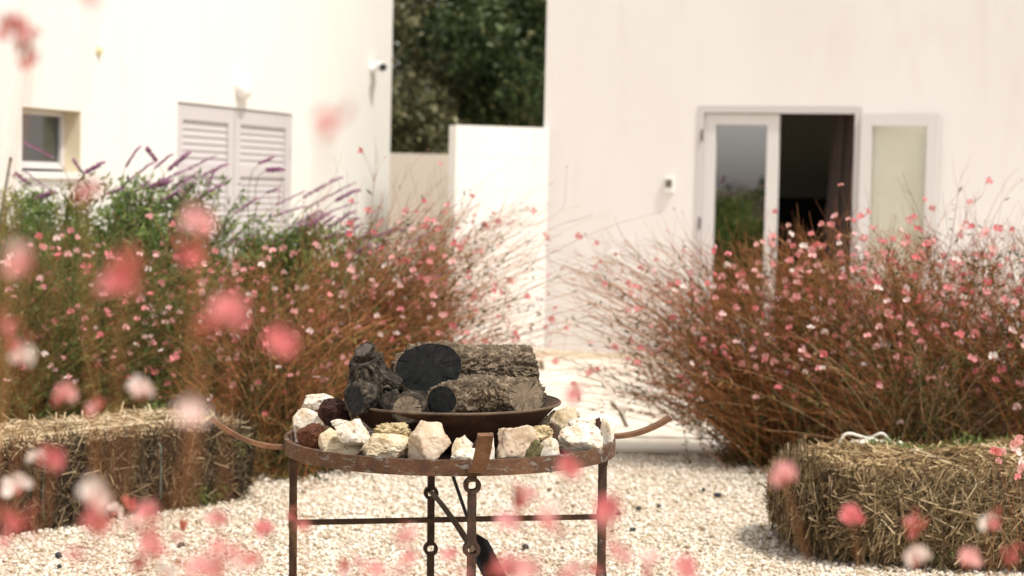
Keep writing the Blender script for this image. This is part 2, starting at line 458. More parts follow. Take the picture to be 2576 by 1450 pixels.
def petal(name, stops):
    m = mat(name, stops[0][1], 0.55, 0.2)
    oi = N(m, 'ShaderNodeObjectInfo')
    c = ramp(m, oi.outputs['Random'], stops)
    base(m, c)
    t = N(m, 'ShaderNodeBsdfTranslucent'); L(m, c, t.inputs[0])
    mx = N(m, 'ShaderNodeMixShader'); mx.inputs[0].default_value = 0.42
    L(m, bsdf(m).outputs[0], mx.inputs[1]); L(m, t.outputs[0], mx.inputs[2])
    L(m, mx.outputs[0], m.node_tree.nodes['Material Output'].inputs[0])
    return m
M['petal'] = petal('pink_petal', [(0, (0.74, 0.25, 0.245)), (0.3, (0.80, 0.38, 0.36)), (0.65, (0.84, 0.51, 0.48)), (0.9, (0.85, 0.65, 0.60)), (1, (0.86, 0.77, 0.71))])
M['petal_hot'] = petal('deep_pink_petal', [(0, (0.70, 0.16, 0.17)), (0.5, (0.79, 0.28, 0.295)), (0.9, (0.84, 0.44, 0.44)), (1, (0.85, 0.62, 0.59))])
M['petal_white'] = petal('blush_white_petal', [(0, (0.84, 0.68, 0.64)), (1, (0.86, 0.80, 0.74))])
M['calyx'] = mat('red_calyx', (0.42, 0.07, 0.05), 0.6, 0.2)
M['stamen'] = mat('rosy_stamen', (0.62, 0.28, 0.24), 0.6, 0.2)
M['tree_leaf'] = island_mat('dark_evergreen_leaf', [(0, (0.028, 0.048, 0.020)), (0.5, (0.058, 0.088, 0.034)), (0.85, (0.105, 0.135, 0.050)), (1, (0.19, 0.19, 0.08))], 0.5, 0.15)
M['tree_leaf_olive'] = island_mat('olive_green_leaf', [(0, (0.055, 0.058, 0.027)), (0.5, (0.11, 0.11, 0.05)), (0.85, (0.17, 0.16, 0.08)), (1, (0.26, 0.24, 0.14))], 0.5, 0.15)
M['trunk'] = bark('tree_bark', (0.03, 0.024, 0.018), (0.075, 0.058, 0.042), (0.13, 0.105, 0.08), 12)

# ------------------------------------------------------------------ the setting
def sheet(name, pts, z, m, label):
    mb = MB(); mb.add([(x, y, z) for x, y in pts], [tuple(range(len(pts)))])
    o = mb.build(name, m)
    return tag(o, label, None, None, 'structure')
sheet('ground', [(-500, -500), (500, -500), (500, 500), (-500, 500)], 0.0, M['gravel'], 'pale gravel courtyard ground')
sheet('field', [(-400, -400), (-9, -400), (-9, 9), (-400, 60)], 0.004, M['field'], 'dark green field beyond the courtyard')

# pebbles: loose gravel nobody could count
rng = np.random.default_rng(3)
def ico():
    p = (1 + 5 ** 0.5) / 2
    v = np.array([(-1, p, 0), (1, p, 0), (-1, -p, 0), (1, -p, 0), (0, -1, p), (0, 1, p), (0, -1, -p), (0, 1, -p), (p, 0, -1), (p, 0, 1), (-p, 0, -1), (-p, 0, 1)], float)
    f = np.array([(0, 11, 5), (0, 5, 1), (0, 1, 7), (0, 7, 10), (0, 10, 11), (1, 5, 9), (5, 11, 4), (11, 10, 2), (10, 7, 6), (7, 1, 8), (3, 9, 4), (3, 4, 2), (3, 2, 6), (3, 6, 8), (3, 8, 9), (4, 9, 5), (2, 4, 11), (6, 2, 10), (8, 6, 7), (9, 8, 1)])
    return v / np.linalg.norm(v[0]), f
IV, IF = ico()
def rand_rot(n, flat=0.5):
    a = rng.uniform(0, 2 * np.pi, n); b = rng.normal(0, flat, n); c = rng.normal(0, flat, n)
    ca, sa, cb, sb, cc, sc_ = np.cos(a), np.sin(a), np.cos(b), np.sin(b), np.cos(c), np.sin(c)
    z = np.zeros(n); o = np.ones(n)
    Rz = np.stack([ca, -sa, z, sa, ca, z, z, z, o], 1).reshape(n, 3, 3)
    Rx = np.stack([o, z, z, z, cb, -sb, z, sb, cb], 1).reshape(n, 3, 3)
    Ry = np.stack([cc, z, sc_, z, o, z, -sc_, z, cc], 1).reshape(n, 3, 3)
    return Rz @ Rx @ Ry
def pebbles(n, xr, yr, smin, smax):
    y = yr[0] + (yr[1] - yr[0]) * rng.random(n) ** 1.15
    hw = 0.30 * y + 0.25
    x = rng.uniform(-1, 1, n) * hw
    keep = (x > xr[0]) & (x < xr[1])
    x, y = x[keep], y[keep]; n = len(x)
    s = rng.uniform(smin, smax, n) * rng.choice([0.65, 0.9, 1.0, 1.15, 1.6], n)
    sc3 = np.stack([s * rng.uniform(0.9, 1.5, n), s * rng.uniform(0.75, 1.1, n), s * rng.uniform(0.5, 0.85, n)], 1)
    rot = rand_rot(n, 0.45)
    v = IV[None] * (1 + rng.uniform(-0.14, 0.14, (n, 12, 1))) * sc3[:, None, :]
    v = np.einsum('nij,nkj->nki', rot, v)
    v += np.stack([x, y, s * rng.uniform(0.1, 0.9, n)], 1)[:, None, :]
    f = IF[None] + (np.arange(n) * 12)[:, None, None]
    return v.reshape(-1, 3), f.reshape(-1, 3)
pv, pf = pebbles(80000, (-3.4, 3.4), (6.8, 10.75), 0.0046, 0.0086)
g = np_obj('gravel', pv, pf, M['pebble'], None, True)
tag(g, 'loose cream and white limestone pebbles covering the courtyard', 'gravel', None, 'stuff')

# paving
for_rows = [(10.78, 11.26), (11.31, 11.70), (11.745, 12.70), (12.74, 13.18), (13.22, 14.2), (14.24, 15.3), (15.34, 16.4)]
sheet('soil_bed', [(-1.3, 10.80), (5.3, 10.80), (5.3, 16.4), (-1.3, 16.4)], 0.004, mat('damp_joint_soil', (0.16, 0.125, 0.075), 0.95, 0.1), 'dark soil in the joints of the paving')
pav = empty('paving', (1.5, 13.0, 0), None, None)
pav['kind'] = 'structure'; pav['label'] = 'pale limestone slab terrace in front of the house'
k = 0
for (y0, y1) in for_rows:
    x = -1.15 + (0.37 * (k % 3)); k += 1
    while x < 5.2:
        w = random.uniform(1.1, 1.9)
        mb = MB()
        zt = 0.035 + random.uniform(-0.004, 0.006)
        j = [random.uniform(-0.008, 0.008) for _ in range(4)]
        mb.hexa([(x, y0 + j[0], 0.006), (x + w, y0 + j[1], 0.006), (x + w, y1 + j[2], 0.006), (x, y1 + j[3], 0.006),
                 (x, y0 + j[0], zt), (x + w, y0 + j[1], zt), (x + w, y1 + j[2], zt), (x, y1 + j[3], zt)])
        mb.build('slab', M['slab'], pav, bevel=0.006)
        x += w + random.uniform(0.02, 0.045)

# ------------------------------------------------------------------ buildings
class Facade:
    def __init__(s, p0, t):
        s.p = Vector((p0[0], p0[1], 0)); s.t = Vector((t[0], t[1], 0)).normalized()
        s.n = Vector((s.t.y, -s.t.x, 0))
    def pt(s, u, z, o=0.0): return s.p + s.t * u + Vector((0, 0, z)) + s.n * o
    def px(s, x, y, o=0.0):
        d = at(x, y, 1.0) - CAM_POS
        q = s.p + s.n * o
        k = (q - CAM_POS).dot(s.n) / d.dot(s.n)
        w = CAM_POS + d * k - s.p
        return w.dot(s.t), w.z
    def box(s, mb, u0, u1, z0, z1, o0, o1):
        mb.hexa([s.pt(u0, z0, o1), s.pt(u1, z0, o1), s.pt(u1, z0, o0), s.pt(u0, z0, o0),
                 s.pt(u0, z1, o1), s.pt(u1, z1, o1), s.pt(u1, z1, o0), s.pt(u0, z1, o0)])
    def wall(s, mb, u0, u1, z0, z1, openings, th):
        us = sorted({u0, u1, *[a for o in openings for a in o[:2]]})
        zs = sorted({z0, z1, *[a for o in openings for a in o[2:4]]})
        vid = {}
        def V(u, z, o):
            key = (round(u, 5), round(z, 5), o)
            if key not in vid:
                vid[key] = len(mb.v); mb.v.append(tuple(s.pt(u, z, o)))
            return vid[key]
        def Q(*ids): mb.f.append(ids); mb.m.append(0)
        for i in range(len(us) - 1):
            for j in range(len(zs) - 1):
                a, b, c, d = us[i], us[i + 1], zs[j], zs[j + 1]
                if any(a >= o[0] - 1e-6 and b <= o[1] + 1e-6 and c >= o[2] - 1e-6 and d <= o[3] + 1e-6 for o in openings): continue
                Q(V(a, c, 0), V(b, c, 0), V(b, d, 0), V(a, d, 0))
                Q(V(b, c, -th), V(a, c, -th), V(a, d, -th), V(b, d, -th))
        def edge(a, c, b, d): Q(V(a, c, 0), V(a, c, -th), V(b, d, -th), V(b, d, 0))
        for (a, b, c, d) in [o[:4] for o in openings] + [(u0, u1, z0, z1)]:
            U = [u for u in us if a - 1e-6 <= u <= b + 1e-6]; Z = [z for z in zs if c - 1e-6 <= z <= d + 1e-6]
            for i in range(len(U) - 1): edge(U[i], c, U[i + 1], c); edge(U[i], d, U[i + 1], d)
            for i in range(len(Z) - 1): edge(a, Z[i], a, Z[i + 1]); edge(b, Z[i], b, Z[i + 1])

# left house: long white wall running away to the right
FL = Facade((-3.43, 12.98), (0.5, 1.67))
uc, _ = FL.px(984, 250)
wl, wzt = FL.px(56, 268); wr, _ = FL.px(203, 350); _, wzb = FL.px(120, 432)
sl, szt = FL.px(447, 256); sr, _ = FL.px(734, 400)
left_house = empty('white_house', FL.pt(uc, 0), 'long bright white plastered house on the left with shuttered door and small window', 'house')
mb = MB()
FL.wall(mb, -1.6, uc, 0.0, 5.6, [(wl, wr, wzb, wzt), (sl, sr, 0.03, szt)], 0.32)
FL.wall(mb, -1.6, uc, 5.602, 5.75, [], 0.32)
mb.build('wall', M['plaster_left'], left_house)
mb = MB()
FL.box(mb, -1.6, uc, 0.0, 5.6, -5.0, -4.8)
FL.box(mb, -1.6, -1.4, 0.0, 5.6, -4.798, -0.322)
FL.box(mb, uc - 0.2, uc, 0.0, 5.6, -4.798, -0.322)
FL.box(mb, -1.6, uc, 5.602, 5.72, -5.0, -0.322)
mb.build('side_wall', M['plaster_left'], left_house)
# the deep window reveal is painted cream
win = MB()
e = 0.004
FL.box(win, wr - 0.006, wr + e, wzb, wzt, -0.14, -0.004)
FL.box(win, wl, wr - 0.008, wzt - 0.006, wzt + e, -0.14, -0.004)
win.build('reveal', M['reveal'], left_house)
def ring_frame(fac, u0, u1, z0, z1, w, o0, o1, wtop=None, wbot=None):
    wtop = wtop or w; wbot = wbot or w
    mb = MB()
    fac.box(mb, u0, u0 + w, z0, z1, o0, o1); fac.box(mb, u1 - w, u1, z0, z1, o0, o1)
    fac.box(mb, u0 + w + .0005, u1 - w - .0005, z1 - wtop, z1 - .0005, o0, o1 - .001); fac.box(mb, u0 + w + .0005, u1 - w - .0005, z0 + .0005, z0 + wbot, o0, o1 - .001)
    return mb
wfr = ring_frame(FL, wl + 0.002, wr - 0.008, wzb + 0.02, wzt - 0.008, 0.045, -0.18, -0.13, 0.035, 0.05)
wo = wfr.build('window', M['frame_white'], left_house)
def sub(parent_part, mb, name, m, root, **kw):
    """child of a part: the part sits at its root's origin, so the root's space is used"""
    inv = WM[root.name].inverted()
    mb.v = [tuple(inv @ Vector(p)) for p in mb.v]
    o = bpy.data.objects.new(name, mb.mesh(name, m, kw.get('smooth', False)))
    link(o, parent_part)
    return o
mb = MB(); FL.box(mb, wl + 0.046, wr - 0.052, wzb + 0.068, wzt - 0.042, -0.162, -0.156)
sub(wo, mb, 'pane', M['pane_small'], left_house)
mb = MB(); FL.box(mb, wl - 0.01, wr + 0.01, wzb - 0.05, wzb - 0.002, -0.13, 0.03)
sub(wo, mb, 'sill', M['plaster_left'], left_house)
mb = MB(); FL.box(mb, wl + .02, wr - .02, wzb, wzt, -0.9, -0.86); FL.box(mb, wl + 0.24, wl + .29, wzb, wzt, -0.5, -0.45)
sub(wo, mb, 'inner_blind', M['grey_plate'], left_house)
# shutters
mid = (sl + sr) / 2
mid = FL.px(592, 400)[0]
for (a, b) in ((sl, mid), (mid, sr)):
    a2, b2 = a + 0.006, b - 0.006
    fr = ring_frame(FL, a2, b2, 0.05, szt - 0.01, 0.115, -0.05, -0.012, 0.13, 0.16)
    FL.box(fr, a2 + 0.117, b2 - 0.117, szt - 0.60, szt - 0.50, -0.05, -0.014)
    FL.box(fr, a2 + 0.117, b2 - 0.117, szt - 1.28, szt - 1.16, -0.05, -0.014)
    sh = fr.build('shutter', M['joinery'], left_house)
    for (z0, z1) in ((szt - 0.498, szt - 0.145), (szt - 1.158, szt - 0.604), (0.215, szt - 1.284)):
        n = max(2, int((z1 - z0) / 0.055))
        for q in range(n):
            zc = z0 + (q + 0.5) * (z1 - z0) / n
            h = (z1 - z0) / n * 0.62
            mb = MB()
            mb.hexa([FL.pt(a2 + .118, zc - h, -0.024), FL.pt(b2 - .118, zc - h, -0.024), FL.pt(b2 - .118, zc - h, -0.034), FL.pt(a2 + .118, zc - h, -0.034),
                     FL.pt(a2 + .118, zc + h, -0.040), FL.pt(b2 - .118, zc + h, -0.040), FL.pt(b2 - .118, zc + h, -0.048), FL.pt(a2 + .118, zc + h, -0.048)])
            sub(sh, mb, 'slat', M['joinery'], left_house)
    hu = a2 + 0.004 if a == sl else b2 - 0.03
    for hz in (0.35, szt - 0.35):
        mb = MB(); FL.box(mb, hu, hu + 0.026, hz - 0.06, hz + 0.06, -0.0115, -0.002)
        sub(sh, mb, 'hinge', M['joinery'], left_house)
mb = MB(); FL.box(mb, sl + .01, sr - .01, 0.03, szt, -0.30, -0.28)
mb.build('inner_panel', M['joinery'], left_house)

# round wall lamp, vent cap, security camera
def disc_axis(fac):
    return Matrix((fac.t, Vector((0, 0, 1)), fac.n)).transposed()
lu, lz = FL.px(604, 219)
lamp = empty('wall_lamp', FL.pt(lu, lz), 'round white opal wall lamp above the grey shutters', 'lamp')
mb = MB(); mb.lathe([(0.0, 0.002), (0.112, 0.002), (0.116, 0.03), (0.112, 0.045), (0.0, 0.046)], 40, FL.pt(lu, lz), axis=disc_axis(FL))
mb.build('base', M['plastic_white'], lamp, True, auto=40)
mb = MB(); mb.lathe([(0.110, 0.046), (0.107, 0.062), (0.092, 0.080), (0.06, 0.094), (0.02, 0.1), (0.0, 0.1005)], 40, FL.pt(lu, lz), axis=disc_axis(FL))
mb.build('shade', M['lamp_glass'], lamp, True)
vu, vz = FL.px(247, 127)
vent = empty('vent_cap', FL.pt(vu, vz), 'small round cream vent cap high on the white wall', 'vent')
mb = MB(); mb.lathe([(0.0, 0.002), (0.040, 0.002), (0.040, 0.012), (0.030, 0.018), (0.0, 0.018)], 24, FL.pt(vu, vz), axis=disc_axis(FL))
mb.build('flange', M['plastic_cream'], vent, True, auto=40)
mb = MB(); mb.lathe([(0.026, 0.018), (0.024, 0.03), (0.0, 0.034)], 24, FL.pt(vu, vz), axis=disc_axis(FL))
mb.build('cap', M['plastic_cream'], vent, True, auto=40)
cu, cz = FL.px(934, 168)
camr = empty('security_camera', FL.pt(cu, cz), 'white bullet security camera near the corner of the white house', 'camera')
mb = MB(); mb.lathe([(0.0, 0.002), (0.055, 0.002), (0.055, 0.02), (0.02, 0.03), (0.02, 0.09), (0.0, 0.09)], 24, FL.pt(cu, cz - 0.02), axis=disc_axis(FL))
mb.build('mount', M['plastic_white'], camr, True, auto=40)
aim = (Vector((0.35, -0.93, -0.12))).normalized()
ax = aim.to_track_quat('Z', 'Y').to_matrix()
cpos = FL.pt(cu, cz, 0.10)
mb = MB(); mb.lathe([(0.0, -0.10), (0.045, -0.10), (0.05, -0.08), (0.05, 0.09), (0.044, 0.10), (0.040, 0.085), (0.0, 0.085)], 28, cpos, axis=ax)
mb.build('housing', M['plastic_white'], camr, True, auto=35)
mb = MB(); mb.lathe([(0.037, 0.086), (0.036, 0.096), (0.0, 0.101)], 28, cpos, axis=ax)
mb.build('lens', M['lens'], camr, True)

# right house
FR = Facade((1.743, 17.1), (1.376, -0.56))
el, _ = FR.px(1368, 350)
df0, dzt = FR.px(1757, 267); df1, _ = FR.px(2164, 400)
right_house = empty('courtyard_house', FR.pt(el, 0), 'warm white plastered house on the right with open glazed double door', 'house')
mb = MB()
FR.wall(mb, el, 8.0, 0.0, 5.8, [(df0, df1, 0.045, dzt)], 0.34)
mb.build('wall', M['plaster_right'], right_house)
mb = MB()
FR.box(mb, el, 8.0, 0, 5.8, -5.2, -5.0)
FR.box(mb, el, el + 0.25, 0, 5.8, -4.998, -0.342); FR.box(mb, 7.75, 8.0, 0, 5.8, -4.998, -0.342)
FR.box(mb, el, 8.0, 5.802, 5.95, -5.2, -0.0)
mb.build('side_wall', M['plaster_right'], right_house)
mb = MB()
FR.box(mb, df0 - 1.6, df1 + 1.6, 0.0, 3.0, -3.6, -3.5)
FR.box(mb, df0 - 1.6, df0 - 1.5, 0.0, 3.0, -3.498, -0.342); FR.box(mb, df1 + 1.5, df1 + 1.6, 0.0, 3.0, -3.498, -0.342)
FR.box(mb, df0 - 1.6, df1 + 1.6, 3.002, 3.1, -3.6, -0.342)
mb.build('room', M['room'], right_house)
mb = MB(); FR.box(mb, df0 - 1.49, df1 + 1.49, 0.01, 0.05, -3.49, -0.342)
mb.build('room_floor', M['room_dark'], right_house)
# dark cupboard in the room
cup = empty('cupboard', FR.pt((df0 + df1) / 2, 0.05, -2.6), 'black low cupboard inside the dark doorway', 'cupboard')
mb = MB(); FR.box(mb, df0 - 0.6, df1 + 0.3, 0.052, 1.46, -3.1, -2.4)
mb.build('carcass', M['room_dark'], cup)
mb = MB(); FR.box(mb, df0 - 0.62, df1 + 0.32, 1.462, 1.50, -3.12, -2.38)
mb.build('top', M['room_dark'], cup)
# frame
mb = ring_frame(FR, df0 + 0.002, df1 - 0.002, 0.047, dzt - 0.002, 0.055, -0.12, 0.012, 0.06, 0.03)
dfr = mb.build('door_frame', M['joinery'], right_house)
lf1 = FR.px(1953, 500)[0]
def leaf(name, frame_box, parent):
    pass
# closed left leaf
mb = ring_frame(FR, df0 + 0.06, lf1, 0.085, dzt - 0.07, 0.108, -0.075, -0.02, 0.10, 0.22)
lleaf = mb.build('door', M['frame_white'], right_house)
mb = MB(); FR.box(mb, df0 + 0.169, lf1 - 0.109, 0.306, dzt - 0.171, -0.053, -0.043)
sub(lleaf, mb, 'pane', M['pane'], right_house)
for hz in (0.35, 1.25, dzt - 0.27):
    mb = MB(); FR.box(mb, df0 + 0.040, df0 + 0.058, hz - 0.055, hz + 0.055, 0.0125, 0.026)
    sub(lleaf, mb, 'hinge', M['dark_metal'], right_house)
mb = MB(); FR.box(mb, lf1 - 0.026, lf1 - 0.004, 1.0, 1.18, -0.0195, -0.01)
sub(lleaf, mb, 'lock_plate', M['dark_metal'], right_house)
# open right leaf, folded back almost flat on the wall
hinge = FR.pt(df1 - 0.004, 0, 0.014)
ang = R(-1.2)
t2 = (Matrix.Rotation(ang, 3, 'Z') @ FR.t)
FO = Facade((hinge.x, hinge.y), (t2.x, t2.y))
ow = FO.px(2357, 500)[0]
mb = ring_frame(FO, 0.012, ow, 0.085, dzt - 0.07, 0.10, 0.0, 0.036, 0.10, 0.22)
rleaf = mb.build('door', M['frame_white'], right_house)
mb = MB(); FO.box(mb, 0.113, ow - 0.101, 0.306, dzt - 0.171, 0.012, 0.018)
sub(rleaf, mb, 'pane', M['pane_open'], right_house)
mb = MB()
hu = ow - 0.055
FO.box(mb, hu - 0.018, hu + 0.018, 1.00, 1.20, 0.0365, 0.045)
mb.tube([FO.pt(hu, 1.12, 0.045), FO.pt(hu, 1.12, 0.085), FO.pt(hu - 0.10, 1.12, 0.09)], 0.010, 8)
sub(rleaf, mb, 'handle', M['dark_metal'], right_house)
# curtain
mb = MB()
cur = empty('curtain', FR.pt(df1 - 0.2, 2.6, -0.5), 'taupe curtain gathered at the right of the open doorway', 'curtain')
nu, nz = 40, 24
vs = []
for j in range(nz + 1):
    z = 0.12 + (dzt + 0.15 - 0.12) * j / nz
    w = 0.30 + 0.42 * abs((z - 1.15) / 1.3) ** 1.3 * (0.25 if z > 1.15 else 0.5) + (0.18 * max(0, 1.4 - abs(z - 1.2)) / 1.4)
    for i in range(nu + 1):
        s = i / nu
        u = df1 + 0.06 - w * s
        o = -0.42 + 0.035 * math.sin(s * 26 + 0.4 * math.sin(z * 3)) - 0.10 * s
        vs.append(FR.pt(u, z, o))
mb.add(vs, [(j * (nu + 1) + i, j * (nu + 1) + i + 1, (j + 1) * (nu + 1) + i + 1, (j + 1) * (nu + 1) + i) for j in range(nz) for i in range(nu)])
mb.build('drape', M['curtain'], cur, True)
# switch box and outlet
bu, bz = FR.px(1685, 466)
sw = empty('switch_box', FR.pt(bu, bz), 'small white switch box with dark key plate left of the glazed door', 'switch')
mb = MB(); FR.box(mb, bu - 0.045, bu + 0.045, bz - 0.07, bz + 0.075, 0.001, 0.035); mb.build('housing', M['plastic_white'], sw, bevel=0.006)
mb = MB(); FR.box(mb, bu - 0.032, bu + 0.032, bz - 0.022, bz + 0.05, 0.0355, 0.040); mb.build('key_plate', M['grey_plate'], sw)
mb = MB(); FR.box(mb, bu - 0.012, bu + 0.012, bz + 0.0, bz + 0.03, 0.0405, 0.046); mb.build('key', M['dark_metal'], sw)
ou, oz = FR.px(1544, 643)
ot = empty('wall_outlet', FR.pt(ou, oz), 'small white weatherproof outlet low on the house wall', 'outlet')
mb = MB(); FR.box(mb, ou - 0.055, ou + 0.055, oz - 0.04, oz + 0.04, 0.001, 0.045); mb.build('housing', M['plastic_white'], ot, bevel=0.008)
mb = MB(); FR.box(mb, ou - 0.045, ou + 0.045, oz - 0.03, oz + 0.032, 0.0455, 0.056); mb.build('cover', M['plastic_white'], ot, bevel=0.003)

# garden walls between the houses
pR = FR.pt(el, 0)
def garden_wall(name, a, b, h, th, m, label, courses):
    f = Facade((a.x, a.y), (b.x - a.x, b.y - a.y))
    root = empty(name, a, label, 'wall')
    ln = (b - a).length
    z = 0.0; i = 0
    ch = h / courses
    for i in range(courses):
        mb = MB(); f.box(mb, 0, ln, i * ch + (0.0015 if i else 0), (i + 1) * ch, -th, 0.0006 * (i % 3))
        mb.build('course', m, root)
    return root
a = at(1140, 700, 17.35); b = at(1372, 700, 17.62)
htop = at(1250, 318, 17.48).z
a.z = b.z = 0
garden_wall('garden_wall', a, b, htop, 0.25, M['plaster_low'], 'bright white garden wall standing between the two houses', 7)
a2 = at(940, 700, 21.5); b2 = at(1260, 700, 21.5)
h2 = at(1060, 387, 21.5).z
a2.z = b2.z = 0
garden_wall('beige_wall', a2, b2, h2, 0.25, M['plaster_beige'], 'lower beige rendered wall behind the white garden wall', 4)

# ------------------------------------------------------------------ trees behind
def leaf_cloud(n, centres, size, rngl):
    """n small leaf quads scattered through clumps; centres = [(x,y,z,r)]"""
    cs = np.array(centres)
    w = cs[:, 3] ** 2; w = w / w.sum()
    k = rngl.choice(len(cs), n, p=w)
    d = rngl.normal(0, 1, (n, 3)); d /= np.linalg.norm(d, axis=1)[:, None]
    r = rngl.random(n) ** 0.45
    p = cs[k, :3] + d * (r * cs[k, 3])[:, None]
    a = rngl.normal(0, 1, (n, 3)); a /= np.linalg.norm(a, axis=1)[:, None]
    b = np.cross(a, rngl.normal(0, 1, (n, 3))); b /= np.linalg.norm(b, axis=1)[:, None]
    s = size * rngl.uniform(0.6, 1.4, n)[:, None]
    v = np.stack([p - a * s, p + b * s * 0.42, p + a * s, p - b * s * 0.42], 1).reshape(-1, 3)
    f = np.arange(4 * n).reshape(-1, 4)
    return v, f
def tree(loc, height, spread, n, mleaf, label, seed, zlow, size=0.07):
    rl = np.random.default_rng(seed); rr = random.Random(seed)
    root = empty('evergreen_tree', loc, label, 'tree', 'evergreens behind the garden walls')
    mb = MB()
    top = Vector(loc) + Vector((rr.uniform(-.2, .2), 0, height * 0.75))
    mb.tube([Vector(loc), Vector(loc).lerp(top, 0.35) + Vector((0.06, 0, 0)), Vector(loc).lerp(top, 0.7), top], [0.22, 0.17, 0.11, 0.04], 10)
    cl = []
    for i in range(70):
        a = rr.uniform(0, 2 * math.pi); h = rr.uniform(zlow, height)
        q = 1 - abs((h - height * 0.5) / (height * 0.62)) ** 2
        rad = spread * max(0.25, q) * rr.uniform(0.25, 1.0)
        c = Vector(loc) + Vector((math.cos(a) * rad, math.sin(a) * rad, h))
        cl.append((*c, rr.uniform(0.35, 0.7)))
        if i < 14:
            s = Vector(loc).lerp(top, min(0.95, (h * 0.7) / (height * 0.75)))
            mb.tube([s, s.lerp(c, 0.5) + Vector((0, 0, 0.1)), c], [0.06, 0.04, 0.015], 6)
    mb.build('trunk', M['trunk'], root, True)
    v, f = leaf_cloud(n, cl, size, rl)
    np_obj('crown', v, f, mleaf, root)
    return root
tree((-2.3, 25.5, 0), 6.5, 1.5, 22000, M['tree_leaf_olive'], 'lighter olive green tree nearest the corner of the white house', 11, 0.9)
tree((0.9, 27.5, 0), 8.0, 2.3, 42000, M['tree_leaf'], 'dark evergreen tree standing over the white garden wall', 12, 2.1)
tree((-0.9, 30.0, 0), 8.5, 2.3, 42000, M['tree_leaf'], 'farther dark evergreen tree filling the gap between the houses', 13, 2.6)
# far treeline behind the viewer, seen only in the door glass
rl = np.random.default_rng(5)
cl = []
for i in range(140):
    a = R(170 + 100 * i / 140)
    d = 75 + rl.uniform(-4, 4)
    cl.append((math.cos(a) * d, math.sin(a) * d, rl.uniform(0.3, 1.9), rl.uniform(1.2, 2.4)))
v, f = leaf_cloud(16000, cl, 0.42, rl)
tl = np_obj('far_wood', v, f, M['tree_leaf'], None)
tag(tl, 'far dark green wood mirrored in the door glass', 'wood', None, 'stuff')

# ------------------------------------------------------------------ the iron fire table
TC = at(1139.5, 1097, 6.1)
RZ = TC.z                       # height of the ring's top edge
RR = 0.548
TW = R(9.4)
trot = Matrix.Rotation(R(-0.7), 3, 'Y') @ Matrix.Rotation(TW, 3, 'Z')
table = empty('fire_table', (TC.x, 6.1, 0), 'round rusty iron fire table ringed with stones, standing on the gravel', 'table', rot=trot)
BH = 0.049
mb = MB(); mb.lathe([(RR, RZ), (RR, RZ - BH), (RR - 0.014, RZ - BH), (RR - 0.014, RZ)], 128, close=True)
mb.build('ring', M['rust_ring'], table, True, world=False, auto=40)
TRAY = RZ - 0.034
mb = MB(); mb.lathe([(0.0, TRAY), (RR - 0.0145, TRAY), (RR - 0.0145, TRAY - 0.006), (0.0, TRAY - 0.006)], 96)
mb.build('tray', M['rust_leg'], table, world=False)
knots = [0.638, 0.442, 0.240]
def make_leg(parent, ang):
    """flat bar with three punched eyes; the eyes look along the radius"""
    rot = Matrix.Rotation(ang, 3, 'Z')
    c = rot @ Vector((RR - 0.030, 0, 0))
    ty = rot @ Vector((0, 1, 0)); rx = rot @ Vector((1, 0, 0))
    hw, hd = 0.0125, 0.0125
    segs = []
    zs = [RZ - BH + 0.012] + [z + s * 0.021 for z in knots for s in (1, -1)] + [0.0]
    mb = MB()
    for i in range(0, len(zs), 2):
        z1, z0 = zs[i], zs[i + 1]
        n = max(2, int((z1 - z0) / 0.03))
        for q in range(n + 1):
            z = z1 + (z0 - z1) * q / n
            wob = 1 + 0.05 * noise.noise(Vector((z * 30, ang * 5, 1)))
            ring = [c + ty * (sy * hw * wob) + rx * (sx * hd * wob) + Vector((0, 0, z)) for sx, sy in ((-1, -1), (1, -1), (1, 1), (-1, 1))]
            if q == 0: b = len(mb.v)
            mb.v += [tuple(p) for p in ring]
        for q in range(n):
            for k in range(4):
                mb.f.append((b + q * 4 + k, b + q * 4 + (k + 1) % 4, b + q * 4 + 4 + (k + 1) % 4, b + q * 4 + 4 + k)); mb.m.append(0)
        mb.f.append((b, b + 1, b + 2, b + 3)); mb.m.append(0)
        e2 = b + n * 4; mb.f.append((e2 + 3, e2 + 2, e2 + 1, e2)); mb.m.append(0)
    leg = mb.build('leg', M['rust_leg'], parent, world=False)
    axis = Matrix((ty, Vector((0, 0, 1)), rx)).transposed()
    for z in knots:
        mb = MB()
        n = 24; vs = []
        for d in (-0.0135, 0.0135):
            for r_ in (0.0125, 0.0262):
                for k in range(n):
                    a = 2 * math.pi * k / n
                    rr = r_
                    if r_ < 0.02: rr = r_ * (1 + 0.16 * abs(math.sin(2 * a)) ** 2)
                    vs.append(c + Vector((0, 0, z)) + axis @ Vector((rr * math.cos(a), rr * math.sin(a), d)))
        fs = []
        for k in range(n):
            k2 = (k + 1) % n
            fs += [(k, k2, n + k2, n + k), (2 * n + k, 3 * n + k, 3 * n + k2, 2 * n + k2), (n + k, n + k2, 3 * n + k2, 3 * n + k), (k, 2 * n + k, 2 * n + k2, k2)]
        mb.add(vs, fs)
        e_ = mb.mesh('eye', M['rust_leg'], True, 40)
        link(bpy.data.objects.new('eye', e_), leg)
    mb = MB(); mb.box(c + Vector((0, 0, 0.006)), (0.05, 0.05, 0.012), rot)
    link(bpy.data.objects.new('foot', mb.mesh('foot', M['rust_leg'])), leg)
    return leg
for q in range(4): make_leg(table, q * math.pi / 2)
rl_ = RR - 0.030
d45 = Matrix.Rotation(R(45), 3, 'X')
mb = MB(); mb.bar([(-rl_, 0, knots[1] - 0.003), (rl_, 0, knots[1] - 0.003)], 0.0165, 0.0165, (0, 1, 0))
mb.build('stretcher', M['rust_leg'], table, world=False, bevel=0.001)
s2 = Vector((1, 0, 1)).normalized()
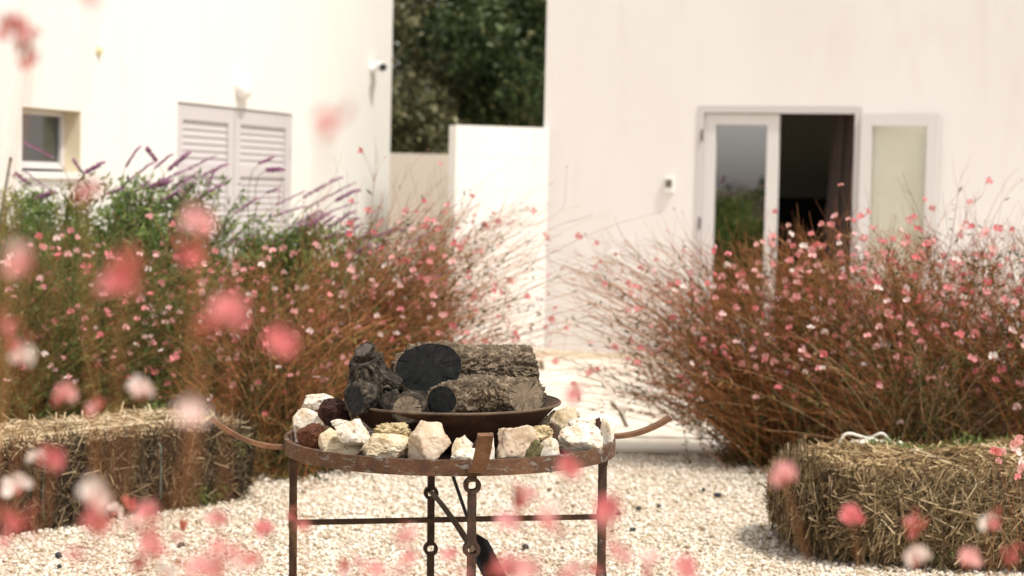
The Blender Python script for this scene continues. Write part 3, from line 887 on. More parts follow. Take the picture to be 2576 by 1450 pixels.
mb = MB(); mb.bar([(0, -rl_ - 0.016, knots[1] + 0.004), (0, -0.2, knots[1] + 0.012), (0, 0.2, knots[1] + 0.012), (0, rl_ + 0.016, knots[1] + 0.004)], 0.0165, 0.0165, s2)
mb.build('stretcher', M['rust_bar'], table, world=False)
for q in range(4):
    rot = Matrix.Rotation(q * math.pi / 2, 3, 'Z')
    ln = 0.235 if q != 0 else 0.20
    rise = 0.098 if q == 2 else (0.062 if q == 0 else 0.140)
    pts = []
    for i in range(17):
        s = i / 16
        pts.append(rot @ Vector((RR + 0.001 + ln * s, 0, RZ - 0.030 + (0.022 if q == 0 else 0) + rise * s ** 2.1)))
    mb = MB(); mb.bar(pts, 0.046, 0.013, rot @ Vector((0, 1, 0)))
    mb.build('arm', M['rust_arm'], table, world=False)

# pan
PC = at(1138, 1013, 6.1)
pan = empty('fire_bowl', (PC.x, 6.1, TRAY), 'wide shallow rust-brown iron fire bowl on the table', 'bowl', rot=Matrix.Rotation(R(-0.7), 3, 'Y'))
PZ = PC.z - TRAY
PR = 0.358
prof = [(0.0, 0.002), (0.175, 0.002), (0.20, 0.010), (0.225, 0.026), (0.29, PZ * 0.56), (0.345, PZ - 0.006), (PR + 0.001, PZ + 0.002), (PR + 0.002, PZ + 0.005), (PR - 0.003, PZ + 0.006),
        (PR - 0.014, PZ), (0.284, PZ * 0.56 + 0.004), (0.222, 0.034), (0.198, 0.018), (0.172, 0.010), (0.0, 0.010)]
mb = MB(); mb.lathe(prof, 128)
mb.build('dish', M['pan_iron'], pan, True, world=False, auto=50)
mb = MB()
mb.lathe([(PR + 0.003, PZ + 0.001), (PR + 0.0055, PZ + 0.005), (PR + 0.003, PZ + 0.0095), (PR - 0.002, PZ + 0.0095), (PR - 0.0025, PZ + 0.0065)], 128)
mb.build('rim', M['rust_bar'], pan, True, world=False)

# shovel under the table
sh = empty('fire_shovel', at(1250, 1470, 6.25), 'black steel fire shovel leaning under the table', 'shovel')
mb = MB()
p0, p1, p2, p3 = at(1128, 1150, 6.42), at(1140, 1200, 6.40), at(1181, 1318, 6.34), at(1184, 1348, 6.33)
mb.tube([p0, p1, p2, (p2 + p3) / 2 + Vector((0.004, 0, 0)), p3, at(1200, 1366, 6.31)], 0.0065, 10)
mb.build('handle', M['shovel_iron'], sh, True)
mb = MB()
A = at(1188, 1348, 6.33); B = at(1256, 1480, 6.16)
axs = (B - A).normalized(); sidev = Vector((0.80, 0.42, 0.42)); sidev = (sidev - axs * sidev.dot(axs)).normalized(); nrm = axs.cross(sidev)
if nrm.y > 0: nrm = -nrm
vs = []; nu, nv = 16, 18
for lay in (0, 1):
    for i in range(nv + 1):
        s = i / nv
        w = 0.037 * min(1, 0.25 + 3.2 * s) ** 0.6
        for j in range(nu + 1):
            q = j / nu * 2 - 1
            vs.append(A.lerp(B, s) + sidev * w * q + nrm * ((0.018 * (q * q) * min(1, s * 4)) + 0.0025 * lay))
W_ = nu + 1; off = W_ * (nv + 1)
fs = []
for i in range(nv):
    for j in range(nu):
        a = i * W_ + j
        fs += [(a, a + 1, a + W_ + 1, a + W_), (off + a + W_, off + a + W_ + 1, off + a + 1, off + a)]
for i in range(nv):
    a = i * W_; fs += [(a, a + W_, off + a + W_, off + a)]; a += nu; fs += [(a + W_, a, off + a, off + a + W_)]
for j in range(nu):
    fs += [(j + 1, j, off + j, off + j + 1)]; a = nv * W_ + j; fs += [(a, a + 1, off + a + 1, off + a)]
mb.add(vs, fs)
mb.build('blade', M['shovel_iron'], sh, True)

# ------------------------------------------------------------------ firewood
def log(root, p0, p1, r0, r1, n0, n1, mbark, m0, m1, ex=1.0, seed=0, amp=0.007, bend=0.0, lump=0.10, seg=110, ring=110, cap0='cut_end', cap1='cut_end', fr=(16, 46), lip=0.90):
    p0, p1 = Vector(p0), Vector(p1)
    a = (p1 - p0); LN = a.length; a.normalize()
    u = a.cross(Vector((0, 0, 1)))
    if u.length < 0.2: u = a.cross(Vector((0, 1, 0)))
    u.normalize(); w = u.cross(a).normalized()
    n0 = Vector(n0).normalized(); n1 = Vector(n1).normalized()
    so = Vector((seed * 13.7, seed * 5.1, seed * 3.3))
    rows = []
    for i in range(seg + 1):
        s = i / seg
        row = []
        cpt = p0.lerp(p1, s) + Vector((0, 0, bend * math.sin(math.pi * s)))
        rad = r0 + (r1 - r0) * s
        for j in range(ring):
            th = 2 * math.pi * j / ring
            ct, st = math.cos(th), math.sin(th)
            big = noise.noise(Vector((ct * 1.3, st * 1.3, s * LN * 6)) + so)
            q = Vector((ct * rad * fr[1], st * rad * fr[1], s * LN * fr[0] + 0.8 * noise.noise(Vector((ct * 3, st * 3, s * 5)) + so))) + so
            r1_ = 1 - abs(noise.noise(q)) * 2.0
            r2_ = 1 - abs(noise.noise(q * 2.3 + Vector((7, 1, 2)))) * 2.0
            r3_ = noise.noise(q * 5.1)
            h = max(-1, r1_) * 0.62 + max(-1, r2_) * 0.42 + r3_ * 0.30
            rr = rad * (1 + lump * big) + amp * (h - 0.4)
            off = u * ct * rr * ex + w * st * rr
            k0 = -off.dot(n0) / (a.dot(n0) if abs(a.dot(n0)) > 0.3 else math.copysign(0.3, a.dot(n0)))
            k1 = -off.dot(n1) / (a.dot(n1) if abs(a.dot(n1)) > 0.3 else math.copysign(0.3, a.dot(n1)))
            sh_ = k0 * (1 - s) + k1 * s
            row.append(cpt + off + a * sh_)
        rows.append(row)
    mb = MB()
    fs = [(i * ring + j, i * ring + (j + 1) % ring, (i + 1) * ring + (j + 1) % ring, (i + 1) * ring + j) for i in range(seg) for j in range(ring)]
    mb.add([p for r_ in rows for p in r_], fs)
    hw_ = max(3, ring // 10)
    ovals = []
    for row in (rows[0], rows[-1]):
        c = sum(row, Vector()) / ring
        ov = [c + (sum((row[(j + q) % ring] for q in range(-hw_, hw_ + 1)), Vector()) / (2 * hw_ + 1) - c) * (lip + 0.02 * noise.noise(Vector((math.cos(j / ring * 6.283) * 4, math.sin(j / ring * 6.283) * 4, seed)))) for j in range(ring)]
        b = len(mb.v); i0 = 0 if row is rows[0] else seg * ring
        mb.v += [tuple(p) for p in ov]
        for j in range(ring):
            k = (j + 1) % ring
            q4 = (i0 + j, b + j, b + k, i0 + k)
            mb.f.append(q4 if row is rows[0] else q4[::-1]); mb.m.append(0)
        ovals.append((ov, c))
    bk = mb.build('bark', mbark, root, True)
    for (ov, c), m_, nm, nn in ((ovals[0], m0, cap0, n0), (ovals[1], m1, cap1, n1)):
        if m_ is None: continue
        mb = MB(); vs = []; K = 10
        for k in range(K, 0, -1):
            for j, p in enumerate(ov):
                d = (p - c) * (k / K) * (1.03 if k == K else 1.0)
                z = noise.noise(d * 45 + so) * 0.0016 - 0.0010 if k < K else -0.0012
                vs.append(c + d + nn * z)
        fs = []
        for k in range(K - 1):
            for j in range(ring):
                fs.append((k * ring + j, k * ring + (j + 1) % ring, (k + 1) * ring + (j + 1) % ring, (k + 1) * ring + j))
        fs.append(tuple((K - 1) * ring + j for j in range(ring)))
        mb.add(vs, fs)
        co = mb.build(nm, m_, root, True)
        at_r = co.data.attributes.new('radius', 'FLOAT', 'POINT'); at_s = co.data.attributes.new('spoke', 'FLOAT', 'POINT')
        rv, sv_ = [], []
        for k in range(K, 0, -1):
            for j in range(ring):
                rv.append(k / K)
                th = 2 * math.pi * j / ring
                q = noise.noise(Vector((math.cos(th) * 5, math.sin(th) * 5, seed * 3.0 + k / K * 0.5)))
                sv_.append(max(0.0, 1 - abs(q) * 9) * min(1, 0.35 + k / K))
        at_r.data.foreach_set('value', rv); at_s.data.foreach_set('value', sv_)
    return bk

def thick_log(name, label, base_pt):
    return empty(name, base_pt, label, 'log', 'firewood in the bowl')
p0 = at(1078, 929, 5.93); p1 = at(1332, 922, 6.22)
lg = thick_log('thick_log', 'thick rough-barked log with big black oval sawn end, lying on top', (p0.x, p0.y, p0.z - 0.07))
log(lg, p0, p1, 0.087, 0.066, (-0.30, -0.95, 0.12), (0.9, 0.35, 0.1), M['bark'], M['char'], M['endgrain_grey'], 1.16, 1, 0.018, -0.006, 0.17, 190, 190, fr=(22, 56), lip=0.97)
p0 = at(1108, 1010, 5.80); p1 = at(1322, 998, 5.90)
lg2 = thick_log('split_log', 'shorter log in front with black left end and tan sawn right end', (p0.x, p0.y, p0.z - 0.06))
log(lg2, p0, p1, 0.055, 0.057, (-0.62, -0.78, 0.10), (0.80, -0.58, 0.10), M['bark'], M['char'], M['endgrain'], 1.0, 2, 0.017, 0.012, 0.30, 150, 150, fr=(22, 64), lip=0.95)
p0 = at(1024, 1030, 5.79); p1 = p0 + Vector((0.03, 0.16, 0.0))
lg3 = thick_log('small_log', 'small brown log end peeping over the bowl rim between larger logs', (p0.x, p0.y, p0.z - 0.045))
log(lg3, p0, p1, 0.050, 0.046, (-0.05, -0.97, 0.2), (0, 1, 0), M['bark_dark'], M['endgrain'], None, 1.08, 3, 0.006, 0, 0.12, 40, 80)
p0 = at(1180, 1040, 5.90); p1 = at(1345, 1032, 6.0)
lg4 = thick_log('bottom_log', 'dark log underneath the front log at the bottom of the bowl', (p0.x, p0.y, p0.z - 0.04))
log(lg4, p0, p1, 0.040, 0.036, (-0.8, -0.5, 0), (0.95, -0.2, 0), M['bark_dark'], M['endgrain_grey'], M['endgrain'], 1.0, 4, 0.007, 0, 0.12, 60, 70)
p0 = at(1336, 1000, 6.02); p1 = at(1368, 1018, 6.04)
lg5 = thick_log('bark_chunk', 'small ragged bark chunk at the right end of the log pile', (p0.x, p0.y, p0.z - 0.04))
log(lg5, p0, p1, 0.040, 0.028, (-0.9, -0.3, 0), (0.9, -0.2, 0.2), M['bark'], M['endgrain'], M['bark_dark'], 1.0, 6, 0.010, 0, 0.3, 40, 60)
p0 = at(985, 975, 6.06); p1 = at(1075, 1010, 6.12)
lg6 = thick_log('back_log', 'dark log at the back propping up the thick top log', (p0.x, p0.y, p0.z - 0.05))
log(lg6, p0, p1, 0.055, 0.06, (-0.9, -0.3, 0), (0.9, 0.2, 0), M['bark_dark'], M['endgrain_grey'], M['endgrain_grey'], 1.0, 7, 0.008, 0, 0.15, 50, 70)

# gnarled stump
s0 = at(935, 1012, 5.93); s1 = at(921, 900, 5.95)
st = empty('gnarled_stump', (s0.x, s0.y, s0.z - 0.05), 'dark gnarled olive stump with stub and dark hollows at the left of the bowl', 'stump', 'firewood in the bowl')
log(st, s0 + Vector((0, 0, -0.025)), s1, 0.080, 0.048, (0, 0, -1), (-0.25, -0.25, 0.9), M['bark_dark'], None, M['bark_dark'], 1.0, 9, 0.018, 0, 0.34, 120, 140, fr=(30, 46))
def stub(a, b, ra, rb, n1, m1, nm, sd):
    log(st, a, b, ra, rb, (a - b), n1, M['bark_dark'], None, m1, 1.0, sd, 0.010, 0, 0.20, 60, 90, cap1=nm, fr=(24, 40))
stub(at(930, 925, 5.97), at(915, 878, 5.93), 0.040, 0.030, (-0.45, -0.55, 0.70), M['endgrain_grey'], 'cut_end', 21)
stub(at(925, 985, 5.94), at(893, 1004, 5.84), 0.060, 0.046, (-0.75, -0.62, 0.1), M['char'], 'cut_end', 22)
stub(at(950, 985, 5.94), at(985, 945, 5.92), 0.055, 0.040, (0.5, -0.3, 0.8), M['bark_dark'], 'cut_end', 23)
stub(at(915, 985, 5.92), at(893, 970, 5.87), 0.020, 0.013, (-0.5, -0.8, 0.2), M['endgrain'], 'cut_end', 24)
stub(at(960, 1005, 5.95), at(985, 1012, 5.86), 0.05, 0.034, (0.25, -0.9, 0.2), M['bark_dark'], 'cut_end', 25)
def hollow(px, py, d, r, n):
    n = Vector(n).normalized(); c = at(px, py, d)
    axm = n.to_track_quat('Z', 'Y').to_matrix()
    mb = MB(); mb.lathe([(r * 1.35, -0.02), (r * 1.32, 0.0), (r * 1.15, 0.008), (r * 0.98, 0.004), (r * 0.82, -0.012)], 36, c, axis=axm)
    mb.v = [tuple(Vector(p) + Vector((1, 1, 1)) * 0.004 * noise.noise(Vector(p) * 90)) for p in mb.v]
    kn = mb.build('knot', M['bark_dark'], st, True)
    mb = MB(); mb.lathe([(r * 0.86, -0.006), (r * 0.6, -0.022), (0.0, -0.028)], 30, c, axis=axm)
    sub(kn, mb, 'hollow', M['hollow'], st, smooth=True)
hollow(917, 944, 5.885, 0.026, (-0.12, -0.97, 0.1))
hollow(970, 1018, 5.865, 0.018, (0.12, -0.97, 0.12))
hollow(973, 985, 5.875, 0.014, (0.2, -0.95, 0.2))

# ------------------------------------------------------------------ stones on the table
def rock_mesh(sx, sy, sz, seed, m, planes=12, rough=0.05, sub_=4, flat=0.86, fine=0.0):
    """a broken stone: a blocky ball cut by random planes, edges slightly worn"""
    rr = random.Random(seed)
    bm = bmesh.new(); bmesh.ops.create_icosphere(bm, subdivisions=sub_, radius=1.0)
    pl = []
    for i in range(planes):
        n = Vector((rr.gauss(0, 1), rr.gauss(0, 1) - 0.2, rr.gauss(0, 1) + 0.1)).normalized()
        pl.append((n, rr.uniform(flat - 0.20, flat + 0.12)))
    tw = Matrix.Rotation(rr.uniform(-0.5, 0.5), 3, 'Y') @ Matrix.Rotation(rr.uniform(-0.8, 0.8), 3, 'Z')
    so = Vector((seed * 3.1, seed * 1.7, seed * 0.9))
    for v in bm.verts:
        d = v.co.normalized()
        e = tw @ d
        k0 = 3.6
        r = 1.0 / (abs(e.x) ** k0 + abs(e.y) ** k0 + abs(e.z) ** k0) ** (1 / k0)
        for n, k in pl:
            q = d.dot(n)
            if q > 0.02:
                c = k / q
                if c < r: r = c + 0.12 * 0
        r *= 1 + rough * 1.2 * noise.fractal(d * 1.9 + so, 0.8, 2.1, 5) + rough * 0.35 * noise.noise(d * 9 + so)
        if fine: r *= 1 + fine * (abs(noise.noise(d * 7 + so)) * 2 - 0.5) + fine * 0.6 * noise.noise(d * 17 + so)
        v.co = d * r
    lo = [min(v.co[i] for v in bm.verts) for i in range(3)]; hi = [max(v.co[i] for v in bm.verts) for i in range(3)]
    for v in bm.verts:
        v.co = Vector([((v.co[i] - lo[i]) / (hi[i] - lo[i]) * 2 - 1) * (sx, sy, sz)[i] for i in range(3)])
    me = bpy.data.meshes.new('stone'); bm.to_mesh(me); bm.free()
    me.materials.append(m)
    me.polygons.foreach_set('use_smooth', [True] * len(me.polygons))
    try: me.set_sharp_from_angle(angle=R(40))
    except Exception: pass
    return me

ZX = lambda x: 670.8 + x * 0.4262
ZY = lambda y: 831.8 + y * 0.4262
STONES = [  # zoomed-frame centre x, y, width, height, depth, material, on the tray?, label, name
 (308, 424, 188, 112, 6.16, 'rock_white', 0, 'white pitted stone at the top of the left pile beside the bowl', 12, 0),
 (245, 560, 180, 200, 6.06, 'rock_white', 1, 'large white stone with an ochre patch at the left edge of the ring', 11, 0),
 (398, 490, 195, 180, 5.98, 'rock_maroon', 0, 'dark brown lava lump leaning against the left of the bowl', 10, 0.05),
 (272, 628, 190, 140, 5.86, 'rock_lava', 1, 'red-brown lava lump at the front left inside the ring', 10, 0.06),
 (436, 548, 108, 48, 5.84, 'rock_white', 0, 'small flat white stone wedged below the dark lava lump', 9, 0),
 (385, 640, 150, 120, 5.76, 'rock_cream', 1, 'cream stone with golden underside beside the red lava lump', 10, 0),
 (508, 604, 205, 175, 5.72, 'rock_white', 0, 'white speckled angular stone left of the coral-like stone', 9, 0),
 (450, 712, 270, 60, 5.625, 'rock_cream', 1, 'long low cream stone along the front left of the ring', 9, 0),
 (705, 690, 290, 140, 5.635, 'rock_cream', 1, 'big smooth cream stone in front of the coral-like stone', 8, 0),
 (748, 600, 225, 120, 5.74, 'rock_porous', 0, 'knobbly coral-like stone below the bowl', 14, 0.14),
 (962, 645, 245, 220, 5.645, 'rock_tan', 1, 'large tan pitted boulder at the front centre of the ring', 8, 0),
 (1165, 668, 135, 105, 5.68, 'rock_white', 1, 'small round whitish stone right of the tan boulder', 12, 0),
 (1122, 672, 60, 70, 5.665, 'rock_cream', 1, 'tiny golden stone squeezed beside the tan boulder', 9, 0.03),
 (1195, 728, 215, 50, 5.60, 'rock_white', 1, 'flat white stone lying just behind the front of the ring', 8, 0),
 (1268, 664, 112, 120, 5.67, 'rock_maroon', 1, 'dark maroon lava stone behind the front iron arm', 10, 0.06),
 (1322, 645, 50, 75, 5.63, 'rock_white', 1, 'little white chip behind the front iron arm', 8, 0),
 (1490, 650, 262, 175, 5.645, 'rock_tan', 1, 'broad tan speckled stone right of the front iron arm', 9, 0),
 (1562, 690, 130, 90, 5.585, 'rock_moss', 1, 'dark olive mossy block in front of the broad tan stone', 9, 0.03),
 (1545, 585, 95, 50, 5.80, 'rock_cream', 0, 'small orange-tinged stone peeping behind the porous yellow stone', 9, 0),
 (1605, 612, 180, 115, 5.73, 'rock_porous', 0, 'porous yellow stone below the right side of the bowl', 12, 0.10),
 (1665, 694, 130, 84, 5.61, 'rock_white', 1, 'white stone low at the front between mossy block and flat-topped stone', 9, 0),
 (1682, 612, 84, 130, 5.74, 'rock_maroon', 1, 'upright dark lava stone left of the big flat-topped white stone', 10, 0.06),
 (1842, 650, 265, 128, 5.70, 'rock_white', 1, 'big flat-topped white stone at the right of the ring', 7, 0),
 (2008, 596, 92, 150, 6.02, 'rock_white', 1, 'upright white speckled stone at the right end of the ring', 10, 0),
 (1955, 575, 90, 125, 6.12, 'rock_maroon', 1, 'dark brown lava stone behind the upright white stone', 10, 0.06),
 (1740, 535, 230, 180, 6.02, 'rock_cream', 1, 'large cream boulder behind the right side of the bowl', 9, 0),
 (1862, 560, 170, 90, 5.93, 'rock_white', 0, 'white stone lying over the back right of the ring', 9, 0),
 (1800, 500, 100, 90, 6.22, 'rock_white', 0, 'whitish pitted stone farthest back at the right of the bowl', 10, 0),
 (505, 505, 60, 90, 6.10, 'rock_cream', 0, 'cream stone glimpsed between dark lava lump and bowl', 9, 0),
 (1960, 665, 50, 45, 5.80, 'rock_white', 1, 'tiny white stone tucked between flat-topped and upright stones', 8, 0),
]
for i, (zx, zy, w, h, d, mn, on, lab, npl, fine) in enumerate(STONES):
    ppm = FPX / d / 0.4262
    c = at(ZX(zx), ZY(zy), d)
    hw, hh = w / 2 / ppm, h / 2 / ppm
    top = c.z + hh
    if on:
        tz = TRAY + 0.001
        hh = (top - tz) / 2; c.z = tz + hh
    dep = min(max(hw * 0.8, 0.024), 0.07)
    for _ in range(30):                      # keep the stone inside the iron ring
        dx_, dy_ = c.x - TC.x, c.y - 6.1
        if dy_ < 0.05 and abs(dx_) + hw * 0.6 < 0.50 and math.hypot(abs(dx_) + hw * 0.6, abs(dy_) + dep * 0.8) > 0.530:
            d += 0.012
            z_ = c.z; c = at(ZX(zx), ZY(zy), d); c.z = z_ + (0 if on else c.z - z_)
    me = rock_mesh(hw * 1.06, dep, hh * 1.03, 140 + i, M[mn], npl + 4, 0.085 if mn != 'rock_porous' else 0.12, 5 if w > 110 else 4, 0.88, max(fine, 0.022))
    o = bpy.data.objects.new('stone', me); link(o)
    o.location = c
    tag(o, lab, 'stone', 'stones around the fire bowl')

# ------------------------------------------------------------------ hay bales
def bale(name, label, corner, along, Ln, Wd, H, n, seed, msg=None, twines=(), side_mat='straw', top_mat='straw', tufts=(), green=(), pw=7.0, lum=1.0):
    """corner: front-left-bottom corner; along: long axis; width runs to the left of it (away)"""
    rl = np.random.default_rng(seed)
    ax = Vector((along[0], along[1], 0)).normalized(); ay = Vector((-ax.y, ax.x, 0)); az_ = Vector((0, 0, 1))
    c0 = Vector((corner[0], corner[1], 0))
    root = empty(name, c0 + ax * Ln / 2 + ay * Wd / 2, label, 'hay bale')
    def P(a, b, z): return c0 + ax * a + ay * b + az_ * z
    so = Vector((seed, seed * 2.0, 0))
    def surf(a, b, z):
        """push a box point onto a rounded, sagging, lumpy block"""
        x, y, zz = a / Ln * 2 - 1, b / Wd * 2 - 1, z / H * 2 - 1
        k = pw
        r = (abs(x) ** k + abs(y) ** k + abs(zz) ** k) ** (1 / k)
        r = max(r, 1e-3)
        q = 1 / r if max(abs(x), abs(y), abs(zz)) > 0.999 else 1.0
        x, y, zz = x * q, y * q, zz * q
        p = P((x + 1) / 2 * Ln, (y + 1) / 2 * Wd, max(0.0, (zz + 1) / 2 * H))
        l = lum * (0.028 * noise.noise(p * 3.2 + so) + 0.012 * noise.noise(p * 11 + so))
        ctr = P(Ln / 2, Wd / 2, H / 2)
        dd = (p - ctr); dd.z *= 1.3
        return p + dd.normalized() * l
    # core
    mb = MB(); K = 16
    idx = {}
    def grid(f):
        vs = [surf(*f(i / K, j / K)) for i in range(K + 1) for j in range(K + 1)]
        mb.add(vs, [(i * (K + 1) + j, (i + 1) * (K + 1) + j, (i + 1) * (K + 1) + j + 1, i * (K + 1) + j + 1) for i in range(K) for j in range(K)])
    grid(lambda s, t: (s * Ln, 0, t * H)); grid(lambda s, t: (s * Ln, t * Wd, H)); grid(lambda s, t: (0, (1 - s) * Wd, t * H)); grid(lambda s, t: (Ln, s * Wd, t * H)); grid(lambda s, t: ((1 - s) * Ln, Wd, t * H))
    mb.build('core', M['hay_core'], root, True)
    # straw
    def strands(count, faces, lo, hi, wlo, whi, out):
        V = []
        ar = np.array([f[2] for f in faces]); ar = ar / ar.sum()
        ks = rl.choice(len(faces), count, p=ar)
        for k in ks:
            f, nrm, _, bias = faces[k]
            p = surf(*f(rl.random(), rl.random()))
            d = Vector(rl.normal(0, 1, 3)); d += Vector(bias) * rl.choice([-1, 1])
            d = d - nrm * d.dot(nrm); d.normalize()
            d = (d + nrm * rl.normal(0.06, out)).normalized()
            ln = rl.uniform(lo, hi) * 0.5
            ww = rl.uniform(wlo, whi) * 0.5
            if rl.random() < 0.12: d = (d + nrm * rl.uniform(0.1, 0.8)).normalized()
            sd_ = d.cross(nrm + Vector(rl.normal(0, 0.5, 3))).normalized() * ww
            up = d.cross(sd_).normalized() * ww * 0.8
            c = p + nrm * rl.uniform(-0.004, 0.012)
            bnd = nrm * rl.normal(0, 0.004)
            a_, b_, m_ = c - d * ln, c + d * ln, c + bnd
            for q in (a_, m_, b_):
                V += [tuple(q + sd_), tuple(q - sd_), tuple(q + up)]
        V = np.array(V); m_ = len(V) // 9
        f0 = np.array([(0, 1, 4, 3), (1, 2, 5, 4), (2, 0, 3, 5), (3, 4, 7, 6), (4, 5, 8, 7), (5, 3, 6, 8)])
        return V, (f0[None] + (np.arange(m_) * 9)[:, None, None]).reshape(-1, 4)
    front = (lambda s, t: (s * Ln, 0, t * H), -ay, Ln * H, az_ * 0.15)
    topf = (lambda s, t: (s * Ln, t * Wd, H), az_, Ln * Wd, ax * 0.5)
    lend = (lambda s, t: (0, s * Wd, t * H), -ax, Wd * H, az_ * 0.1)
    rend = (lambda s, t: (Ln, s * Wd, t * H), ax, Wd * H, az_ * 0.1)
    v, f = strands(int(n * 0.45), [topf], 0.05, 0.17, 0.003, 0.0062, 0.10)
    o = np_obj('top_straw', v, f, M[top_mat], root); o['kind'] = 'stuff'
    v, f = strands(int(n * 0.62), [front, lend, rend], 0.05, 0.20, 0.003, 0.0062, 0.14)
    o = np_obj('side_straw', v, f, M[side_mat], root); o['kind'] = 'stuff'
    for tw, mtw, rad in twines:
        mb = MB(); mb.tube([surf(*q) + Vector((0, 0, 0.012)) if q[2] >= H * 0.99 else surf(*q) + (surf(*q) - P(Ln / 2, Wd / 2, H / 2)).normalized() * 0.014 for q in tw], rad, 6)
        mb.build('twine', mtw, root, True)
    V, F = [], []
    for (a, b, cnt, hgt) in tufts:
        for q in range(cnt):
            p = surf(a * Ln + rl.normal(0, 0.05), min(Wd, max(0, b * Wd + rl.normal(0, 0.04))), H)
            d = Vector((rl.normal(0, 0.5), rl.normal(0, 0.5), 1)).normalized()
            hh = hgt * rl.uniform(0.4, 1.1); sdv = d.cross(Vector(rl.normal(0, 1, 3))).normalized() * 0.0026
            bnd = Vector((rl.normal(0, 0.3), rl.normal(0, 0.3), -0.15)) * hh
            b0 = len(V); V += [tuple(p - sdv), tuple(p + sdv), tuple(p + d * hh * 0.6 + sdv * 0.8), tuple(p + d * hh * 0.6 - sdv * 0.8), tuple(p + d * hh + bnd + sdv * 0.1), tuple(p + d * hh + bnd - sdv * 0.1)]
            F += [(b0, b0 + 1, b0 + 2, b0 + 3), (b0 + 3, b0 + 2, b0 + 4, b0 + 5)]
    for (a, z, cnt, hgt) in green:       # grass sprouting from the front face
        for q in range(cnt):
            p = surf(a * Ln + rl.normal(0, 0.05), 0, max(0.01, z * H + rl.normal(0, 0.03)))
            d = (-ay + Vector(rl.normal(0, 0.6, 3)) + az_ * 0.4).normalized()
            hh = hgt * rl.uniform(0.4, 1.1); sdv = d.cross(Vector(rl.normal(0, 1, 3))).normalized() * 0.0028
            bnd = Vector((0, 0, -0.35)) * hh
            b0 = len(V); V += [tuple(p - sdv), tuple(p + sdv), tuple(p + d * hh * 0.6 + sdv * 0.8), tuple(p + d * hh * 0.6 - sdv * 0.8), tuple(p + d * hh + bnd + sdv * 0.1), tuple(p + d * hh + bnd - sdv * 0.1)]
            F += [(b0, b0 + 1, b0 + 2, b0 + 3), (b0 + 3, b0 + 2, b0 + 4, b0 + 5)]
    if V:
        o = np_obj('sprouting_grass', np.array(V), np.array(F), M['grass'], root); o['kind'] = 'stuff'
    return root, surf, P
BL, BW, BHH = 1.60, 0.70, 0.385
adir = Vector((0.64, 0.77, 0)).normalized()
cornL = Vector((-1.22, 8.95, 0)) - adir * BL
tw1 = [(BL * s, BW * 0.22, BHH) for s in np.linspace(0.0, 0.97, 12)]
tw2 = [(BL * s, BW * 0.66, BHH) for s in np.linspace(0.0, 0.97, 12)]
tw3 = [(BL * 0.62, 0.0, BHH * s) for s in np.linspace(0.02, 1, 6)]
tw4 = [(BL * 0.22, 0.0, BHH * s) for s in np.linspace(0.02, 1, 6)]
bale('hay_bale', 'weathered hay bale on the left, flat top painted lighter, mossy side darkened with painted shade', cornL, adir, BL, BW, BHH, 11000, 31,
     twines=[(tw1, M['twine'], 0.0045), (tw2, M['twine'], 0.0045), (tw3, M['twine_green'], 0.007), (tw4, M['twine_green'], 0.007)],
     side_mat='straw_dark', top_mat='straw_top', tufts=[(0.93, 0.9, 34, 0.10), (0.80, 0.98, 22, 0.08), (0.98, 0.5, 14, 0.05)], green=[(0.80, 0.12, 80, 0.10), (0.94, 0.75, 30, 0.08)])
BL2, BW2, BH2 = 1.70, 0.98, 0.43
a2d = Vector((0.995, 0.06, 0)).normalized()
tw1 = [(BL2 * (0.24 + 0.20 * s), BW2 * (0.93 - 0.9 * s), BH2) for s in np.linspace(0, 1, 12)]
tw2 = [(BL2 * (0.42 + 0.26 * s), BW2 * (0.95 - 0.75 * s), BH2) for s in np.linspace(0, 1, 12)]
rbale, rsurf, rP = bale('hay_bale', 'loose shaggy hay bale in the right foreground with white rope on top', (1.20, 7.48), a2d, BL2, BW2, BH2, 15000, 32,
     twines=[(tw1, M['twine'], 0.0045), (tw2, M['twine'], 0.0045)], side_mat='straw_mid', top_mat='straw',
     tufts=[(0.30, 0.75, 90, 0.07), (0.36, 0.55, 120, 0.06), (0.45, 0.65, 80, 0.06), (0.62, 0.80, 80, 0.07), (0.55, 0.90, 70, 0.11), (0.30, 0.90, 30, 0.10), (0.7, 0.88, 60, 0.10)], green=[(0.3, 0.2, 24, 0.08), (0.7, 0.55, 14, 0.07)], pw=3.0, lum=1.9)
# rope on the right bale
rp = empty('rope', at(2190, 1130, 8.35), 'looped white cotton rope lying on top of the right hay bale', 'rope')
mb = MB()
def spline(pts, n=8):
    pts = [Vector(p) for p in pts]; out = []
    for i in range(len(pts) - 1):
        a, b, c, d = pts[max(i - 1, 0)], pts[i], pts[i + 1], pts[min(i + 2, len(pts) - 1)]
        for k in range(n):
            t = k / n
            out.append(0.5 * ((2 * b) + (c - a) * t + (2 * a - 5 * b + 4 * c - d) * t * t + (3 * b - a - 3 * c + d) * t ** 3))
    out.append(pts[-1]); return out
RX = lambda x, y, d=8.38: at(1811 + x * 0.3058, 1006.2 + y * 0.3058, d)
mb.tube(spline([RX(975, 385), RX(1020, 295), RX(1080, 280), RX(1150, 300, 8.40), RX(1230, 315), RX(1330, 278, 8.36), RX(1390, 330), RX(1460, 375), RX(1540, 402)]), 0.0075, 8)
mb.build('loop', M['rope'], rp, True)
mb = MB()
mb.tube(spline([RX(1065, 365), RX(1100, 345, 8.36), RX(1180, 340, 8.34), RX(1250, 318, 8.37), RX(1300, 345, 8.36), RX(1380, 345), RX(1440, 370), RX(1480, 352), RX(1500, 380)]), 0.0085, 8)
mb.tube(spline([RX(1075, 380, 8.36), RX(1120, 360, 8.33), RX(1190, 352, 8.33), RX(1230, 335, 8.34)]), 0.0085, 8)
mb.build('knot', M['rope'], rp, True)

